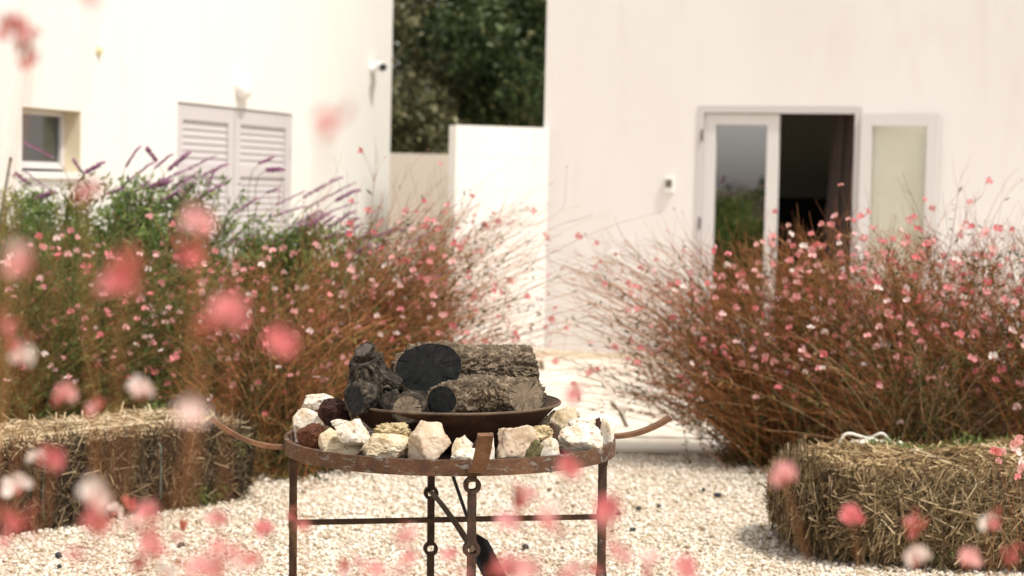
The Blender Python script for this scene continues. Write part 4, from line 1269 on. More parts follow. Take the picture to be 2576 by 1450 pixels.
# straw and dry leaf litter on the gravel
rl = np.random.default_rng(77)
n_ = 900
cx = np.concatenate([rl.normal(-1.6, 0.45, 330), rl.normal(1.45, 0.45, 260), rl.uniform(-2.6, 2.4, 310)])
cy = np.concatenate([rl.normal(8.45, 0.35, 330), rl.normal(7.6, 0.5, 260), rl.uniform(7.2, 10.5, 310)])
a_ = rl.uniform(0, 6.283, n_); ln_ = rl.uniform(0.015, 0.06, n_); wd_ = rl.uniform(0.0015, 0.004, n_)
dx_ = np.column_stack([np.cos(a_), np.sin(a_), rl.normal(0, 0.15, n_)]) * ln_[:, None]; sx_ = np.column_stack([-np.sin(a_), np.cos(a_), np.zeros(n_)]) * wd_[:, None]
c_ = np.column_stack([cx, cy, rl.uniform(0.020, 0.026, n_)])
v = np.stack([c_ - dx_, c_ + sx_, c_ + dx_, c_ - sx_], 1).reshape(-1, 3)
v[:, 2] = np.maximum(v[:, 2], 0.012)
o = np_obj('straw_litter', v, np.arange(4 * n_).reshape(-1, 4), M['straw'], None)
tag(o, 'loose straw and dry leaf scraps strewn over the gravel', 'straw', None, 'stuff')

# black pebbles in the gravel
BP = [(455, 1372), (150, 1424), (148, 1396), (1607, 1278), (1658, 1273), (1805, 1245), (1592, 1332), (1555, 1291), (1322, 1375), (2046, 1300), (1770, 1232)]
bme = rock_mesh(0.017, 0.013, 0.010, 555, M['black_pebble'], 6, 0.04, 2, 0.95)
for (x, y) in BP:
    d = at(x, y, 1.0) - CAM_POS; p = CAM_POS + d * (-(CAM_POS.z - 0.018) / d.z)
    o = bpy.data.objects.new('black_pebble', bme); link(o)
    o.location = p; o.rotation_euler = (0, 0, random.uniform(0, 6)); s = random.uniform(0.7, 1.25); o.scale = (s, s, s)
    tag(o, 'small black pebble among the pale gravel', 'pebble', 'black pebbles in the gravel')

# ------------------------------------------------------------------ plants
def flower_mesh(name, mp, openness, seed, scale=1.0):
    """four-petalled butterfly-like bloom facing +Z, about 3 cm across"""
    rr = random.Random(seed); mb = MB()
    for a in (-12, 52, 128, 192):
        a = R(a + rr.uniform(-12, 12)); ln = 0.0155 * rr.uniform(0.85, 1.15) * scale; wd = 0.0068 * rr.uniform(0.9, 1.2) * scale
        dx = Vector((math.cos(a), math.sin(a), 0)); sx = Vector((-math.sin(a), math.cos(a), 0))
        lift = openness * rr.uniform(0.7, 1.2)
        def q(s, w):
            return dx * (ln * s) + sx * w + Vector((0, 0, lift * ln * s * s))
        mb.add([q(0.05, 0.0006), q(0.05, -0.0006), q(0.35, wd * 0.55), q(0.35, -wd * 0.55), q(0.72, wd), q(0.72, -wd), q(0.98, wd * 0.5), q(0.98, -wd * 0.5)],
               [(0, 1, 3, 2), (2, 3, 5, 4), (4, 5, 7, 6)], 0)
    mb.tube([(0, 0, 0.001), (0, -0.002 * scale, -0.006 * scale), (0, -0.004 * scale, -0.014 * scale)], [0.0012 * scale, 0.0016 * scale, 0.0008 * scale], 5, True, 1)
    for k in range(5):
        a = R(-90 + rr.uniform(-38, 38)); d = Vector((math.cos(a) * 0.5, math.sin(a) * 0.8, 0.6)).normalized()
        p = d * 0.012 * scale; s = Vector((0.0004 * scale, 0, 0))
        mb.add([-s, s, p + s, p - s], [(0, 1, 2, 3)], 2)
        mb.add([p + Vector((-.0009, 0, 0)) * scale, p + Vector((0, .0018, 0)) * scale, p + Vector((.0009, 0, 0)) * scale, p - Vector((0, .0012, 0)) * scale], [(0, 1, 2, 3)], 1)
    # sepals
    for a in (-60, -120):
        a = R(a + rr.uniform(-20, 20)); d = Vector((math.cos(a), math.sin(a), -0.5)).normalized() * 0.011 * scale; s = Vector((-math.sin(a), math.cos(a), 0)) * 0.0012 * scale
        mb.add([-s, s, d], [(0, 1, 2)], 1)
    return mb.mesh(name, [mp, M['calyx'], M['stamen']], True)
FLOWERS = [flower_mesh('flower', M['petal'], 0.35, 1), flower_mesh('flower', M['petal'], 0.7, 2), flower_mesh('flower', M['petal'], 1.1, 3), flower_mesh('flower', M['petal'], 0.2, 4)]
FLOWERS_HOT = [flower_mesh('flower', M['petal_hot'], 0.4, 5), flower_mesh('flower', M['petal_hot'], 0.8, 6), flower_mesh('flower', M['petal_hot'], 0.25, 7)]
FLOWERS_WHITE = [flower_mesh('flower', M['petal_white'], 0.5, 8), flower_mesh('flower', M['petal_white'], 0.3, 9)]
def bud_mesh():
    mb = MB(); mb.lathe([(0.0006, 0), (0.002, 0.003), (0.0026, 0.007), (0.0018, 0.011), (0.0003, 0.015)], 6)
    return mb.mesh('bud', M['bud'], True)
BUD = bud_mesh()

def tubes_np(polys, r0s, r1s, n=3):
    """polys: (k, s, 3) array of k polylines with s points -> triangular tubes"""
    P_ = np.asarray(polys, float); k, s, _ = P_.shape
    T = np.empty_like(P_); T[:, 1:-1] = P_[:, 2:] - P_[:, :-2]; T[:, 0] = P_[:, 1] - P_[:, 0]; T[:, -1] = P_[:, -1] - P_[:, -2]
    T /= np.linalg.norm(T, axis=2)[..., None] + 1e-9
    ref = np.array([0.31, 0.87, 0.2])
    U = np.cross(T, ref); U /= np.linalg.norm(U, axis=2)[..., None] + 1e-9
    W = np.cross(T, U)
    rad = np.asarray(r0s)[:, None] + (np.asarray(r1s) - np.asarray(r0s))[:, None] * np.linspace(0, 1, s)[None]
    V = []
    for j in range(n):
        a = 2 * np.pi * j / n
        V.append(P_ + (U * np.cos(a) + W * np.sin(a)) * rad[..., None])
    V = np.stack(V, 2).reshape(-1, 3)            # k, s, n
    i = np.arange(s - 1)[:, None]; j = np.arange(n)[None]
    f0 = np.stack([i * n + j, i * n + (j + 1) % n, (i + 1) * n + (j + 1) % n, (i + 1) * n + j], -1).reshape(-1, 4)
    F = (f0[None] + (np.arange(k) * s * n)[:, None, None]).reshape(-1, 4)
    return V, F

def bez(p0, p1, p2, p3, s):
    t = np.linspace(0, 1, s)[None, :, None]
    return p0[:, None] * (1 - t) ** 3 + 3 * p1[:, None] * t * (1 - t) ** 2 + 3 * p2[:, None] * t * t * (1 - t) + p3[:, None] * t ** 3

def leaves_np(P_, D, ln, wd, rl):
    n = len(P_)
    s = np.cross(D, rl.normal(0, 1, (n, 3))); s /= np.linalg.norm(s, axis=1)[:, None] + 1e-9
    L_ = (ln * rl.uniform(0.6, 1.3, n))[:, None]; W_ = (wd * rl.uniform(0.7, 1.3, n))[:, None]
    V = np.stack([P_, P_ + D * L_ * 0.5 + s * W_, P_ + D * L_, P_ + D * L_ * 0.5 - s * W_], 1).reshape(-1, 3)
    return V, np.arange(4 * n).reshape(-1, 4)

def quat_to(d, spin):
    return (Vector(d).to_track_quat('Z', 'Y') @ Quaternion((0, 0, 1), spin))

def put(mesh, name, parent, p, d, spin, s):
    o = bpy.data.objects.new(name, mesh); link(o, parent)
    o.location = Vector(p) - WM[parent.name].translation
    o.rotation_mode = 'QUATERNION'; o.rotation_quaternion = quat_to(d, spin); o.scale = (s, s, s)
    return o

def gaura(base_xy, label, seed, nst, tipmean, tipsd, zr, nfl, nleaf, hot=0.25, group='flowering gaura bushes', crown=0.10, nbud=160, zpow=1.0, mleaf='leaf', mstem='stem', wild=22, flz=0.35, fan=0.15):
    """tipmean/tipsd: where stem tips end relative to the crown (x, y); zr: range of tip heights"""
    rl = np.random.default_rng(seed); rr = random.Random(seed)
    b = np.array([base_xy[0], base_xy[1], 0.0])
    root = empty('gaura_bush', b, label, 'bush', group)
    p0 = b + np.stack([rl.normal(0, crown, nst), rl.normal(0, crown, nst), np.zeros(nst)], 1)
    zt = zr[0] + (zr[1] - zr[0]) * rl.random(nst) ** zpow
    off = np.stack([rl.normal(tipmean[0], tipsd[0], nst), rl.normal(tipmean[1], tipsd[1], nst)], 1)
    p3 = np.column_stack([b[0] + off[:, 0], b[1] + off[:, 1], zt])
    wl_ = rl.random(nst) < wild / nst
    p3[wl_, 2] += rl.uniform(0.1, 0.45, wl_.sum())
    lean = p3 - p0
    p1 = p0 + np.column_stack([lean[:, 0] * fan, lean[:, 1] * fan, lean[:, 2] * 0.42]) + rl.normal(0, 0.03, (nst, 3))
    p2 = p0 + np.column_stack([lean[:, 0] * 0.60, lean[:, 1] * 0.60, lean[:, 2] * 0.90]) + rl.normal(0, 0.05, (nst, 3))
    p1[:, 2] = np.maximum(p1[:, 2], 0.05); p2[:, 2] = np.maximum(p2[:, 2], 0.08)
    S = 11
    main = bez(p0, p1, p2, p3, S)
    V1, F1 = tubes_np(main, np.full(nst, 0.0021), np.full(nst, 0.0008))
    # side shoots
    nb = nst * 4
    k = rl.integers(0, nst, nb); j = rl.integers(4, S - 1, nb)
    q0 = main[k, j]
    tdir = main[k, j + 1] - main[k, j - 1]; tdir /= np.linalg.norm(tdir, axis=1)[:, None]
    sdir = tdir + rl.normal(0, 0.45, (nb, 3)); sdir[:, 2] += 0.15; sdir /= np.linalg.norm(sdir, axis=1)[:, None]
    ln = rl.uniform(0.06, 0.26, nb)[:, None]
    q3 = q0 + sdir * ln + np.column_stack([np.zeros((nb, 2)), ln[:, 0] * rl.normal(0.1, 0.25, nb)])
    q1 = q0 + tdir * ln * 0.3; q2 = q0 + sdir * ln * 0.7
    side = bez(q0, q1, q2, q3, 6)
    V2, F2 = tubes_np(side, np.full(nb, 0.0012), np.full(nb, 0.0006))
    o = np_obj('stems', np.concatenate([V1, V2]), np.concatenate([F1, F2 + len(V1)]), M[mstem], root); o['kind'] = 'stuff'
    # leaves, thicker towards the foot
    k = rl.integers(0, nst, nleaf); t = rl.random(nleaf) ** 1.7 * 0.85
    x = t * (S - 1); i0 = np.minimum(x.astype(int), S - 2); fr = (x - i0)[:, None]
    pl = main[k, i0] * (1 - fr) + main[k, i0 + 1] * fr
    dl = main[k, i0 + 1] - main[k, i0]; dl /= np.linalg.norm(dl, axis=1)[:, None]
    dl = dl * 0.6 + rl.normal(0, 0.6, (nleaf, 3)); dl /= np.linalg.norm(dl, axis=1)[:, None]
    v, f = leaves_np(pl, dl, 0.045, 0.0050, rl)
    v[:, 2] = np.maximum(v[:, 2], 0.004)
    o = np_obj('leaves', v, f, M[mleaf], root); o['kind'] = 'stuff'
    # buds along the upper shoots
    ends = np.concatenate([p3, q3]); ed = np.concatenate([main[:, -1] - main[:, -2], side[:, -1] - side[:, -2]])
    ed /= np.linalg.norm(ed, axis=1)[:, None] + 1e-9
    kb = rl.choice(len(ends), min(nbud, len(ends)), replace=False)
    bv, bf = [], []
    bm_v = np.array([v.co[:] for v in BUD.vertices]); bm_f = np.array([p.vertices[:] for p in BUD.polygons])
    for k_ in kb:
        q = quat_to(ed[k_] + rl.normal(0, 0.3, 3), 0).to_matrix()
        bv.append(bm_v @ np.array(q).T * rl.uniform(0.8, 1.5) + ends[k_]); bf.append(bm_f + len(bm_v) * (len(bf)))
    o = np_obj('buds', np.concatenate(bv), np.concatenate(bf), M['bud'], root, True); o['kind'] = 'stuff'
    # flowers, each one its own part
    cand = np.where(ends[:, 2] > zr[0] + (zr[1] - zr[0]) * flz * 0.3)[0]
    wgt = np.clip(1.0 - (ends[cand, 1] - b[1]) * 3.0, 0.05, 3.0) * np.clip(0.5 + ends[cand, 2] / zr[1], 0.3, 1.6)
    kf = rl.choice(cand, min(nfl, len(cand)), replace=False, p=wgt / wgt.sum())
    for k_ in kf:
        d = Vector((rr.gauss(0, 0.6), -0.8 + rr.gauss(0, 0.5), 0.35 + rr.gauss(0, 0.4))).normalized()
        u_ = rr.random()
        ms = FLOWERS_HOT if u_ < hot else (FLOWERS_WHITE if u_ > 0.93 else FLOWERS)
        put(rr.choice(ms), 'flower', root, ends[k_], d, rr.uniform(-0.6, 0.6), rr.uniform(0.95, 1.6))
    return root

GL = 'pink gaura bushes left of the fire table'
GR = 'pink gaura bushes right of the fire table'
gaura((-2.75, 9.9), 'leftmost pink gaura bush, directly behind the left hay bale', 41, 480, (0.15, 0), (0.48, 0.3), (0.35, 1.24), 130, 18000, 0.3, GL, 0.18, mleaf='leaf_green', mstem='stem_olive')
gaura((-2.15, 10.3), 'second gaura bush from the left, behind the middle of the left bale', 42, 480, (0.12, 0), (0.46, 0.3), (0.35, 1.22), 140, 18000, 0.2, GL, 0.18, mleaf='leaf_green', mstem='stem_olive')
gaura((-1.55, 10.6), 'third gaura bush from the left, under the leaning purple sage spikes', 43, 480, (0.18, 0), (0.44, 0.3), (0.33, 1.12), 150, 18000, 0.2, GL, 0.18)
gaura((-1.05, 10.9), 'gaura bush whose red stems fan out to the right behind the logs', 44, 760, (0.68, 0), (0.38, 0.35), (0.50, 1.46), 250, 14000, 0.3, GL, 0.14, zpow=1.25, nbud=330, fan=0.30)
gaura((-1.25, 9.8), 'low brownish gaura bush between the left bale and the fire bowl', 45, 260, (0.22, 0), (0.38, 0.25), (0.25, 0.90), 40, 12000, 0.3, GL, 0.16)
gaura((1.66, 10.5), 'gaura bush spreading left over the paving, nearest the fire table', 51, 900, (-0.60, 0), (0.45, 0.3), (0.30, 1.28), 270, 17000, 0.2, GR, 0.17, nbud=330, fan=0.34)
gaura((1.98, 10.3), 'gaura bush in front of the open glazed door', 52, 680, (0.0, 0), (0.42, 0.3), (0.40, 1.34), 260, 17000, 0.25, GR, 0.20)
gaura((2.30, 9.8), 'bright pink gaura bush below the folded-back door leaf', 53, 680, (0.02, 0), (0.42, 0.3), (0.40, 1.38), 270, 17000, 0.45, GR, 0.20)
gaura((2.80, 9.4), 'rightmost tall gaura bush behind the right hay bale', 54, 680, (0.0, 0), (0.42, 0.3), (0.40, 1.42), 260, 17000, 0.45, GR, 0.20)
gaura((2.10, 9.35), 'low gaura plant sending curved pale stems over the right bale', 55, 80, (0.1, -0.2), (0.55, 0.2), (0.30, 1.0), 34, 6500, 0.6, GR, mstem='stem_pale', nbud=70, wild=6)

# ---- purple sage behind the left gaura
def spike_mesh(seed):
    rr = random.Random(seed); mb = MB(); n = 26
    for i in range(n):
        s = i / n
        y = s; bendz = 0.10 * max(0, s - 0.72) ** 1.5 * (-4)
        c = Vector((bendz * -1.0, 0, y))
        r = (0.034 if s < 0.8 else 0.034 - 0.1 * (s - 0.8)) * (0.75 + 0.5 * rr.random())
        for k in range(7):
            a = rr.uniform(0, 6.28)
            d = Vector((math.cos(a), math.sin(a), 0.75)).normalized()
            p = c + Vector((math.cos(a), math.sin(a), 0)) * 0.006
            sv = d.cross(Vector((0, 0, 1))).normalized() * 0.012
            mb.add([p - sv * 0.5, p + sv * 0.5, p + d * r + sv, p + d * r * 1.5, p + d * r - sv], [(0, 1, 2, 4), (4, 2, 3)])
    mb.tube([(0, 0, -0.02), (0, 0, 0.5), (0.02, 0, 0.98)], [0.008, 0.007, 0.003], 5)
    return mb.mesh('flower_spike', M['purple'], False)
SPIKES = [spike_mesh(61), spike_mesh(62), spike_mesh(63)]
A_ = lambda x, y: (x * 0.3854, y * 0.3854)
B_ = lambda x, y: (x * 0.3932, 234.8 + y * 0.3932)
C_ = lambda x, y: (966 + x * 0.3423, 375.7 + y * 0.3423)
SP = [(A_, 160, 930, 350, 1030), (A_, 80, 1120, 200, 1210), (A_, 130, 1095, 320, 1240), (A_, 470, 1035, 540, 1130), (A_, 670, 1060, 560, 1130), (A_, 910, 955, 820, 1090), (A_, 950, 960, 1020, 1050),
      (A_, 1115, 1010, 1010, 1100), (A_, 1225, 1005, 1100, 1110), (A_, 1430, 1005, 1160, 1140), (A_, 1500, 1060, 1320, 1150), (A_, 1400, 1110, 1360, 1210), (A_, 1090, 1180, 980, 1220), (A_, 960, 1195, 860, 1270),
      (A_, 910, 1300, 780, 1400), (A_, 1780, 1030, 1690, 1070), (A_, 1850, 1105, 1740, 1112), (A_, 2200, 1165, 1980, 1290), (A_, 2290, 1205, 2000, 1360), (A_, 2345, 1235, 2190, 1310), (A_, 2370, 1305, 2080, 1410),
      (A_, 1990, 1250, 1800, 1340), (A_, 1820, 1230, 1740, 1260), (B_, 2560, 855, 2400, 920), (B_, 2490, 960, 2330, 1040), (B_, 2000, 770, 1850, 870), (B_, 2030, 830, 1850, 920), (B_, 2310, 840, 2220, 890),
      (C_, 200, 575, 0, 625), (C_, 340, 610, 130, 720), (C_, 410, 790, 150, 930), (C_, 520, 880, 310, 970), (C_, 560, 1150, 440, 1220), (B_, 1450, 880, 1260, 960), (B_, 1640, 905, 1440, 960), (B_, 1170, 850, 1030, 930)]
SAGE = [((-2.85, 11.5), 'purple sage bush at far left below the small window'), ((-2.25, 11.7), 'purple sage bush in front of the shutters, most upright spikes'), ((-1.60, 12.0), 'purple sage bush leaning right towards the garden walls')]
rs = random.Random(99)
for q in range(34):                 # further spikes among the ones picked out above
    cx, cy = rs.choice([(120, 440), (300, 420), (420, 420), (500, 440), (620, 480), (720, 520), (820, 520), (900, 580), (1000, 620)])
    cx += rs.gauss(0, 55); cy += 34 + abs(rs.gauss(0, 30))
    a_ = R(rs.gauss(31, 10)); l_ = rs.uniform(35, 90)
    if cx < 200 and rs.random() < 0.5: a_ = R(180) - a_
    SP.append((lambda x, y: (x, y), cx + l_ * math.cos(a_), cy - l_ * math.sin(a_), cx, cy))
roots = []
for i, (bxy, lab) in enumerate(SAGE):
    rl = np.random.default_rng(70 + i)
    root = empty('sage_bush', (bxy[0], bxy[1], 0), lab, 'bush', 'purple sage bushes')
    roots.append((root, bxy, rl, []))
for (fn, tx, ty, bx, by) in SP:
    t_ = fn(tx, ty); b_ = fn(bx, by)
    xm = (t_[0] + b_[0]) / 2
    i = 0 if xm < 260 else (1 if xm < 640 else 2)
    root, bxy, rl, st_ = roots[i]
    dep = bxy[1] + rl.uniform(-0.25, 0.15)
    T_, Bp = at(t_[0], t_[1], dep - 0.05), at(b_[0], b_[1], dep + 0.05)
    d = T_ - Bp; ln = d.length * 1.05
    o = bpy.data.objects.new('flower_spike', random.choice(SPIKES)); link(o, root)
    o.location = Bp - Vector((bxy[0], bxy[1], 0)); o.rotation_mode = 'QUATERNION'
    o.rotation_quaternion = quat_to(d, random.uniform(-0.5, 0.5)); w_ = rs.uniform(0.20, 0.40); o.scale = (w_, w_, ln * rs.uniform(0.85, 1.1))
    st_.append((np.array(Bp), np.array(d.normalized())))
for i, (root, bxy, rl, st_) in enumerate(roots):
    b = np.array([bxy[0], bxy[1], 0.0]); nst = 300
    p0 = b + np.column_stack([rl.normal(0, 0.16, nst), rl.normal(0, 0.12, nst), np.zeros(nst)])
    hmax = [1.46, 1.56, 1.26][i]
    p3 = b + np.column_stack([rl.normal([0.0, 0.05, 0.22][i], 0.34, nst), rl.normal(-0.1, 0.22, nst), rl.uniform(0.55, hmax, nst)])
    for k, (q, dd) in enumerate(st_): p3[k] = q
    le = p3 - p0
    p1 = p0 + le * np.array([0.2, 0.2, 0.45]); p2 = p0 + le * np.array([0.6, 0.6, 0.85])
    for k, (q, dd) in enumerate(st_): p2[k] = q - dd * 0.3
    main = bez(p0, p1, p2, p3, 10)
    v, f = tubes_np(main, np.full(nst, 0.004), np.full(nst, 0.002))
    o = np_obj('stems', v, f, M['stem_sage'], root); o['kind'] = 'stuff'
    nl = 24000
    k = rl.integers(len(st_) // 2, nst, nl); t = 0.18 + 0.82 * rl.random(nl); x = t * 9; i0 = np.minimum(x.astype(int), 8); fr = (x - i0)[:, None]
    pl = main[k, i0] * (1 - fr) + main[k, i0 + 1] * fr + rl.normal(0, 0.02, (nl, 3))
    dl = rl.normal(0, 0.7, (nl, 3)) + np.array([0.25, -0.1, 0.3]); dl /= np.linalg.norm(dl, axis=1)[:, None]
    v, f = leaves_np(pl, dl, 0.065, 0.0075, rl)
    o = np_obj('leaves', v, f, M['leaf_sage'], root); o['kind'] = 'stuff'

# grass clump at far left
rl = np.random.default_rng(80)
gc = empty('grass_clump', (-2.95, 10.7, 0), 'bright green tall grass clump at the left edge below the window', 'grass')
nb = 900
p0 = np.array([-2.95, 10.7, 0]) + np.column_stack([rl.normal(0, 0.22, nb), rl.normal(0, 0.12, nb), np.zeros(nb)])
p3 = p0 + np.column_stack([rl.normal(0.05, 0.20, nb), rl.normal(0, 0.12, nb), rl.uniform(0.6, 1.40, nb)])
le = p3 - p0
v, f = tubes_np(bez(p0, p0 + le * np.array([0, 0, 0.4]), p0 + le * np.array([0.4, 0.4, 0.85]), p3, 7), np.full(nb, 0.0035), np.full(nb, 0.001))
o = np_obj('blades', v, f, M['grass'], gc); o['kind'] = 'stuff'
# garden stake
sk = empty('garden_stake', at(8, 540, 11.1), 'thin dark green garden stake at the left edge', 'stake')
sk_base = at(-35, 760, 11.1)
mb = MB(); q_ = at(27, 400, 11.1); q2_ = at(9, 505, 11.1); dd = (q2_ - q_); low = q_ + dd * (-(q_.z) / dd.z)
mb.tube([low, q_], 0.008, 8); mb.build('rod', mat('green_stake', (0.012, 0.05, 0.038), 0.5, 0.4), sk, True)
mb = MB(); mb.lathe([(0.0085, -0.012), (0.0095, 0.0), (0.006, 0.010), (0.0, 0.012)], 10, q_); mb.build('cap', M['lens'], sk, True)

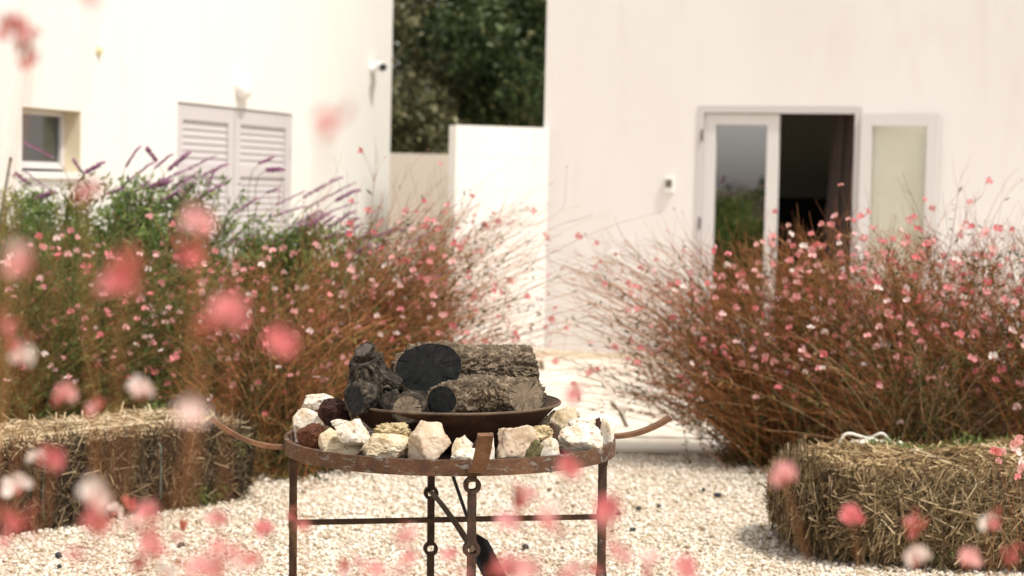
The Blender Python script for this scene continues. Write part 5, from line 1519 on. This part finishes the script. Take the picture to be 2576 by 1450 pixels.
# ---- foreground gaura, far out of focus
FG = {  # plant: label, base (x, depth), flowers (px, py, depth, kind, size, count)
 'a': ('blurred tall gaura spray at the very left edge, closest to the viewer', (-0.52, 1.35), [
    (65, 668, 1.28, 'p', 1.15), (52, 640, 1.30, 'w', 0.9), (28, 820, 1.6, 'r', 0.9), (60, 895, 1.9, 'w', 1.25), (42, 870, 1.9, 'r', 0.9), (12, 92, 1.9, 'h', 0.8), (40, 70, 1.9, 'r', 1.2), (75, 85, 1.9, 'r', 0.9), (58, 125, 1.9, 'b', 1.4), (85, 152, 1.9, 'h', 0.7), (66, 168, 1.9, 'r', 0.8), (232, -12, 1.25, 'r', 1.2)]),
 'b': ('blurred gaura spray before the left bushes, with four big pink discs', (-0.33, 1.45), [
    (500, 556, 1.42, 'h', 1.15), (518, 572, 1.40, 'p', 0.8), (300, 700, 1.40, 'r', 1.5), (285, 715, 1.42, 'h', 1.1), (315, 722, 1.38, 'r', 1.2), (330, 690, 1.40, 'b', 1.2), (495, 648, 1.55, 'r', 1.2), (488, 655, 1.5, 'h', 0.6), (205, 505, 1.5, 'b', 1.3), (215, 490, 1.5, 'r', 0.9),
    (580, 788, 1.36, 'p', 1.2), (572, 780, 1.36, 'h', 1.2), (590, 800, 1.34, 'h', 1.0), (518, 842, 1.40, 'b', 1.3), (525, 835, 1.4, 'r', 0.8), (705, 865, 1.42, 'h', 1.2), (712, 872, 1.42, 'p', 1.1), (820, 330, 1.22, 'r', 0.9), (815, 300, 1.2, 'p', 0.7)]),
 'c': ('blurred gaura spray in front of the left hay bale with white-pink blooms', (-0.62, 2.1), [
    (348, 972, 2.2, 'w', 1.1), (362, 985, 2.2, 'p', 1.0), (162, 988, 2.0, 'p', 1.0), (148, 1002, 2.0, 'r', 0.9), (238, 1030, 2.3, 'r', 1.1), (475, 1045, 1.25, 'p', 0.9), (500, 1052, 1.25, 'w', 0.6), (138, 1160, 1.8, 'h', 1.1), (128, 1170, 1.8, 'r', 0.9), (95, 1148, 2.6, 'w', 1.2),
    (42, 1222, 2.5, 'w', 1.6), (40, 1312, 1.6, 'r', 1.2), (45, 1325, 1.6, 'r', 1.1), (242, 1238, 1.7, 'w', 1.2), (246, 1265, 1.7, 'p', 1.1), (243, 1312, 1.7, 'h', 1.1), (238, 1325, 1.7, 'r', 0.9), (376, 1288, 2.0, 'h', 1.1), (372, 1296, 2.0, 'p', 1.0), (330, 1315, 2.2, 'p', 0.9), (296, 1284, 3.6, 'w', 1.1), (328, 1276, 3.2, 'r', 1.1)]),
 'd': ('blurred gaura spray along the bottom edge left of the table', (-0.36, 2.3), [
    (15, 1370, 1.8, 'h', 0.8), (190, 1395, 1.5, 'p', 0.8), (385, 1382, 1.8, 'h', 1.0), (392, 1395, 1.8, 'r', 0.9), (372, 1350, 1.9, 'r', 1.1), (355, 1420, 1.9, 'r', 1.0), (420, 1435, 2.4, 'w', 1.1), (455, 1335, 3.6, 'b', 1.3), (447, 1352, 3.4, 'p', 1.0), (545, 1312, 2.2, 'p', 1.0), (558, 1305, 2.2, 'h', 0.9), (662, 1330, 2.4, 'h', 1.0), (660, 1345, 2.4, 'r', 1.0),
    (545, 1375, 1.7, 'p', 0.7), (500, 1425, 1.7, 'h', 1.0), (555, 1412, 1.6, 'p', 1.0), (585, 1390, 1.6, 'p', 0.8), (480, 1442, 2.0, 'r', 1.0), (540, 1440, 1.8, 'h', 1.0), (600, 1428, 1.9, 'p', 0.9), (640, 1412, 1.8, 'p', 0.8)]),
 'e': ('blurred gaura spray along the bottom edge in front of the table legs', (0.02, 2.2), [
    (760, 1325, 2.2, 'p', 0.7), (728, 1302, 2.6, 'r', 0.7), (872, 1440, 2.4, 'r', 1.0), (905, 1425, 2.4, 'r', 0.9), (940, 1440, 1.7, 'p', 0.8), (1030, 1345, 1.9, 'p', 0.8), (1018, 1362, 1.9, 'r', 0.7), (1030, 1405, 1.8, 'p', 0.8), (1015, 1435, 1.7, 'p', 0.8), (1130, 1398, 2.4, 'h', 0.9), (1160, 1440, 2.0, 'r', 0.7),
    (1285, 1425, 1.8, 'h', 1.0), (1300, 1435, 1.8, 'p', 1.1), (1255, 1440, 1.8, 'r', 1.0), (1340, 1440, 1.7, 'p', 1.0), (1320, 1262, 2.1, 'r', 1.3), (1335, 1245, 2.1, 'p', 0.8), (1312, 1275, 2.1, 'b', 1.1), (1275, 1312, 1.9, 'h', 0.9), (1380, 1280, 1.6, 'p', 0.8), (1375, 1312, 1.8, 'p', 0.9), (1300, 1325, 2.2, 'r', 0.9), (1440, 1000, 1.9, 'h', 0.8), (1445, 985, 1.9, 'p', 0.7), (1430, 1172, 1.9, 'h', 1.1), (1432, 1190, 1.9, 'p', 1.0), (1395, 1345, 2.0, 'b', 1.1)]),
 'f': ('blurred gaura spray along the bottom edge right of the table', (0.30, 2.2), [
    (1530, 1270, 1.7, 'h', 0.9), (1532, 1290, 1.7, 'p', 1.0), (1525, 1310, 1.7, 'h', 0.8), (1565, 1398, 2.0, 'h', 0.9), (1555, 1388, 2.0, 'r', 0.8), (1635, 1405, 2.1, 'p', 0.9), (1642, 1440, 2.1, 'r', 0.8), (1725, 1425, 1.8, 'h', 1.0), (1720, 1440, 1.8, 'p', 1.0), (1500, 1440, 2.2, 'r', 0.9), (1450, 1432, 2.2, 'p', 0.9), (1420, 1442, 2.0, 'p', 0.8)]),
 'g': ('blurred gaura spray in front of the right hay bale', (0.62, 2.3), [
    (1975, 1192, 2.0, 'h', 1.2), (1972, 1200, 2.0, 'p', 1.0), (2140, 1292, 2.4, 'h', 1.1), (2148, 1305, 2.4, 'h', 1.0), (2300, 1338, 2.3, 'r', 1.1), (2288, 1312, 2.3, 'r', 0.8), (2305, 1392, 2.3, 'p', 1.2), (2298, 1410, 2.3, 'w', 1.0), (2432, 1408, 2.3, 'p', 1.2), (2482, 1312, 2.5, 'w', 1.1), (2500, 1320, 2.4, 'r', 1.1), (2550, 1405, 2.4, 'r', 1.0), (2535, 1412, 2.4, 'b', 1.2)]),
 'h': ('sharper pink gaura spray at the right edge in front of the dark bush', (1.75, 6.5), [
    (2560, 1105, 5.6, 'p', 1.2), (2548, 1120, 5.6, 'p', 1.1), (2555, 1135, 5.6, 'w', 1.1), (2508, 1140, 6.4, 'p', 1.1), (2500, 1135, 6.4, 'p', 1.0), (2522, 1138, 6.4, 'p', 1.0), (2570, 1165, 5.0, 'w', 1.2), (2572, 1180, 5.0, 'p', 1.1), (2512, 1160, 6.4, 'h', 0.8), (2560, 1200, 6.0, 'h', 0.9)]),
}
for key, (lab, bxy, fl) in FG.items():
    rr = random.Random(ord(key)); rl = np.random.default_rng(ord(key))
    root = empty('gaura_spray', (bxy[0], bxy[1], 0), lab, 'flower', 'out of focus gaura sprays near the viewer')
    polys = []
    for (x, y, d, kd, s) in fl:
        p = at(x, y, d)
        s *= 0.68 if d < 1.7 else (0.80 if d < 2.8 else 1.0)
        if kd == 'b':
            for q in range(4):
                o = put(BUD, 'bud', root, p + Vector(rl.normal(0, 0.004, 3)), Vector(rl.normal(0, 0.5, 3)) + Vector((0, 0, 1)), 0, s * 1.2)
        elif kd == 'r':
            put(rr.choice(FLOWERS_HOT), 'flower', root, p + Vector(rl.normal(0, 0.002, 3)), (rr.gauss(0, .4), -1, 0.2), rr.uniform(-1, 1), s * 0.62)
            for q in range(4):
                put(BUD, 'bud', root, p + Vector(rl.normal(0, 0.006, 3)), Vector(rl.normal(0, 0.5, 3)) + Vector((0, 0, 1)), 0, s * 1.3)
        else:
            ms = {'p': FLOWERS, 'h': FLOWERS_HOT, 'w': FLOWERS_WHITE}[kd]
            put(rr.choice(ms), 'flower', root, p, (rr.gauss(0, .35), -1, 0.25 + rr.gauss(0, .3)), rr.uniform(-0.6, 0.6), s)
        b0 = np.array([bxy[0] + rl.normal(0, 0.08), bxy[1] + rl.normal(0, 0.08), 0.0]); pe = np.array(p) + np.array([0, 0.004, -0.006])
        le = pe - b0
        polys.append(bez(b0[None], (b0 + le * np.array([0.1, 0.1, 0.4]))[None], (b0 + le * np.array([0.75, 0.75, 0.75]))[None], pe[None], 12)[0])
    v, f = tubes_np(np.array(polys), np.full(len(polys), 0.0005), np.full(len(polys), 0.0004), 5)
    o = np_obj('stems', v, f, M['stem'], root); o['kind'] = 'stuff'
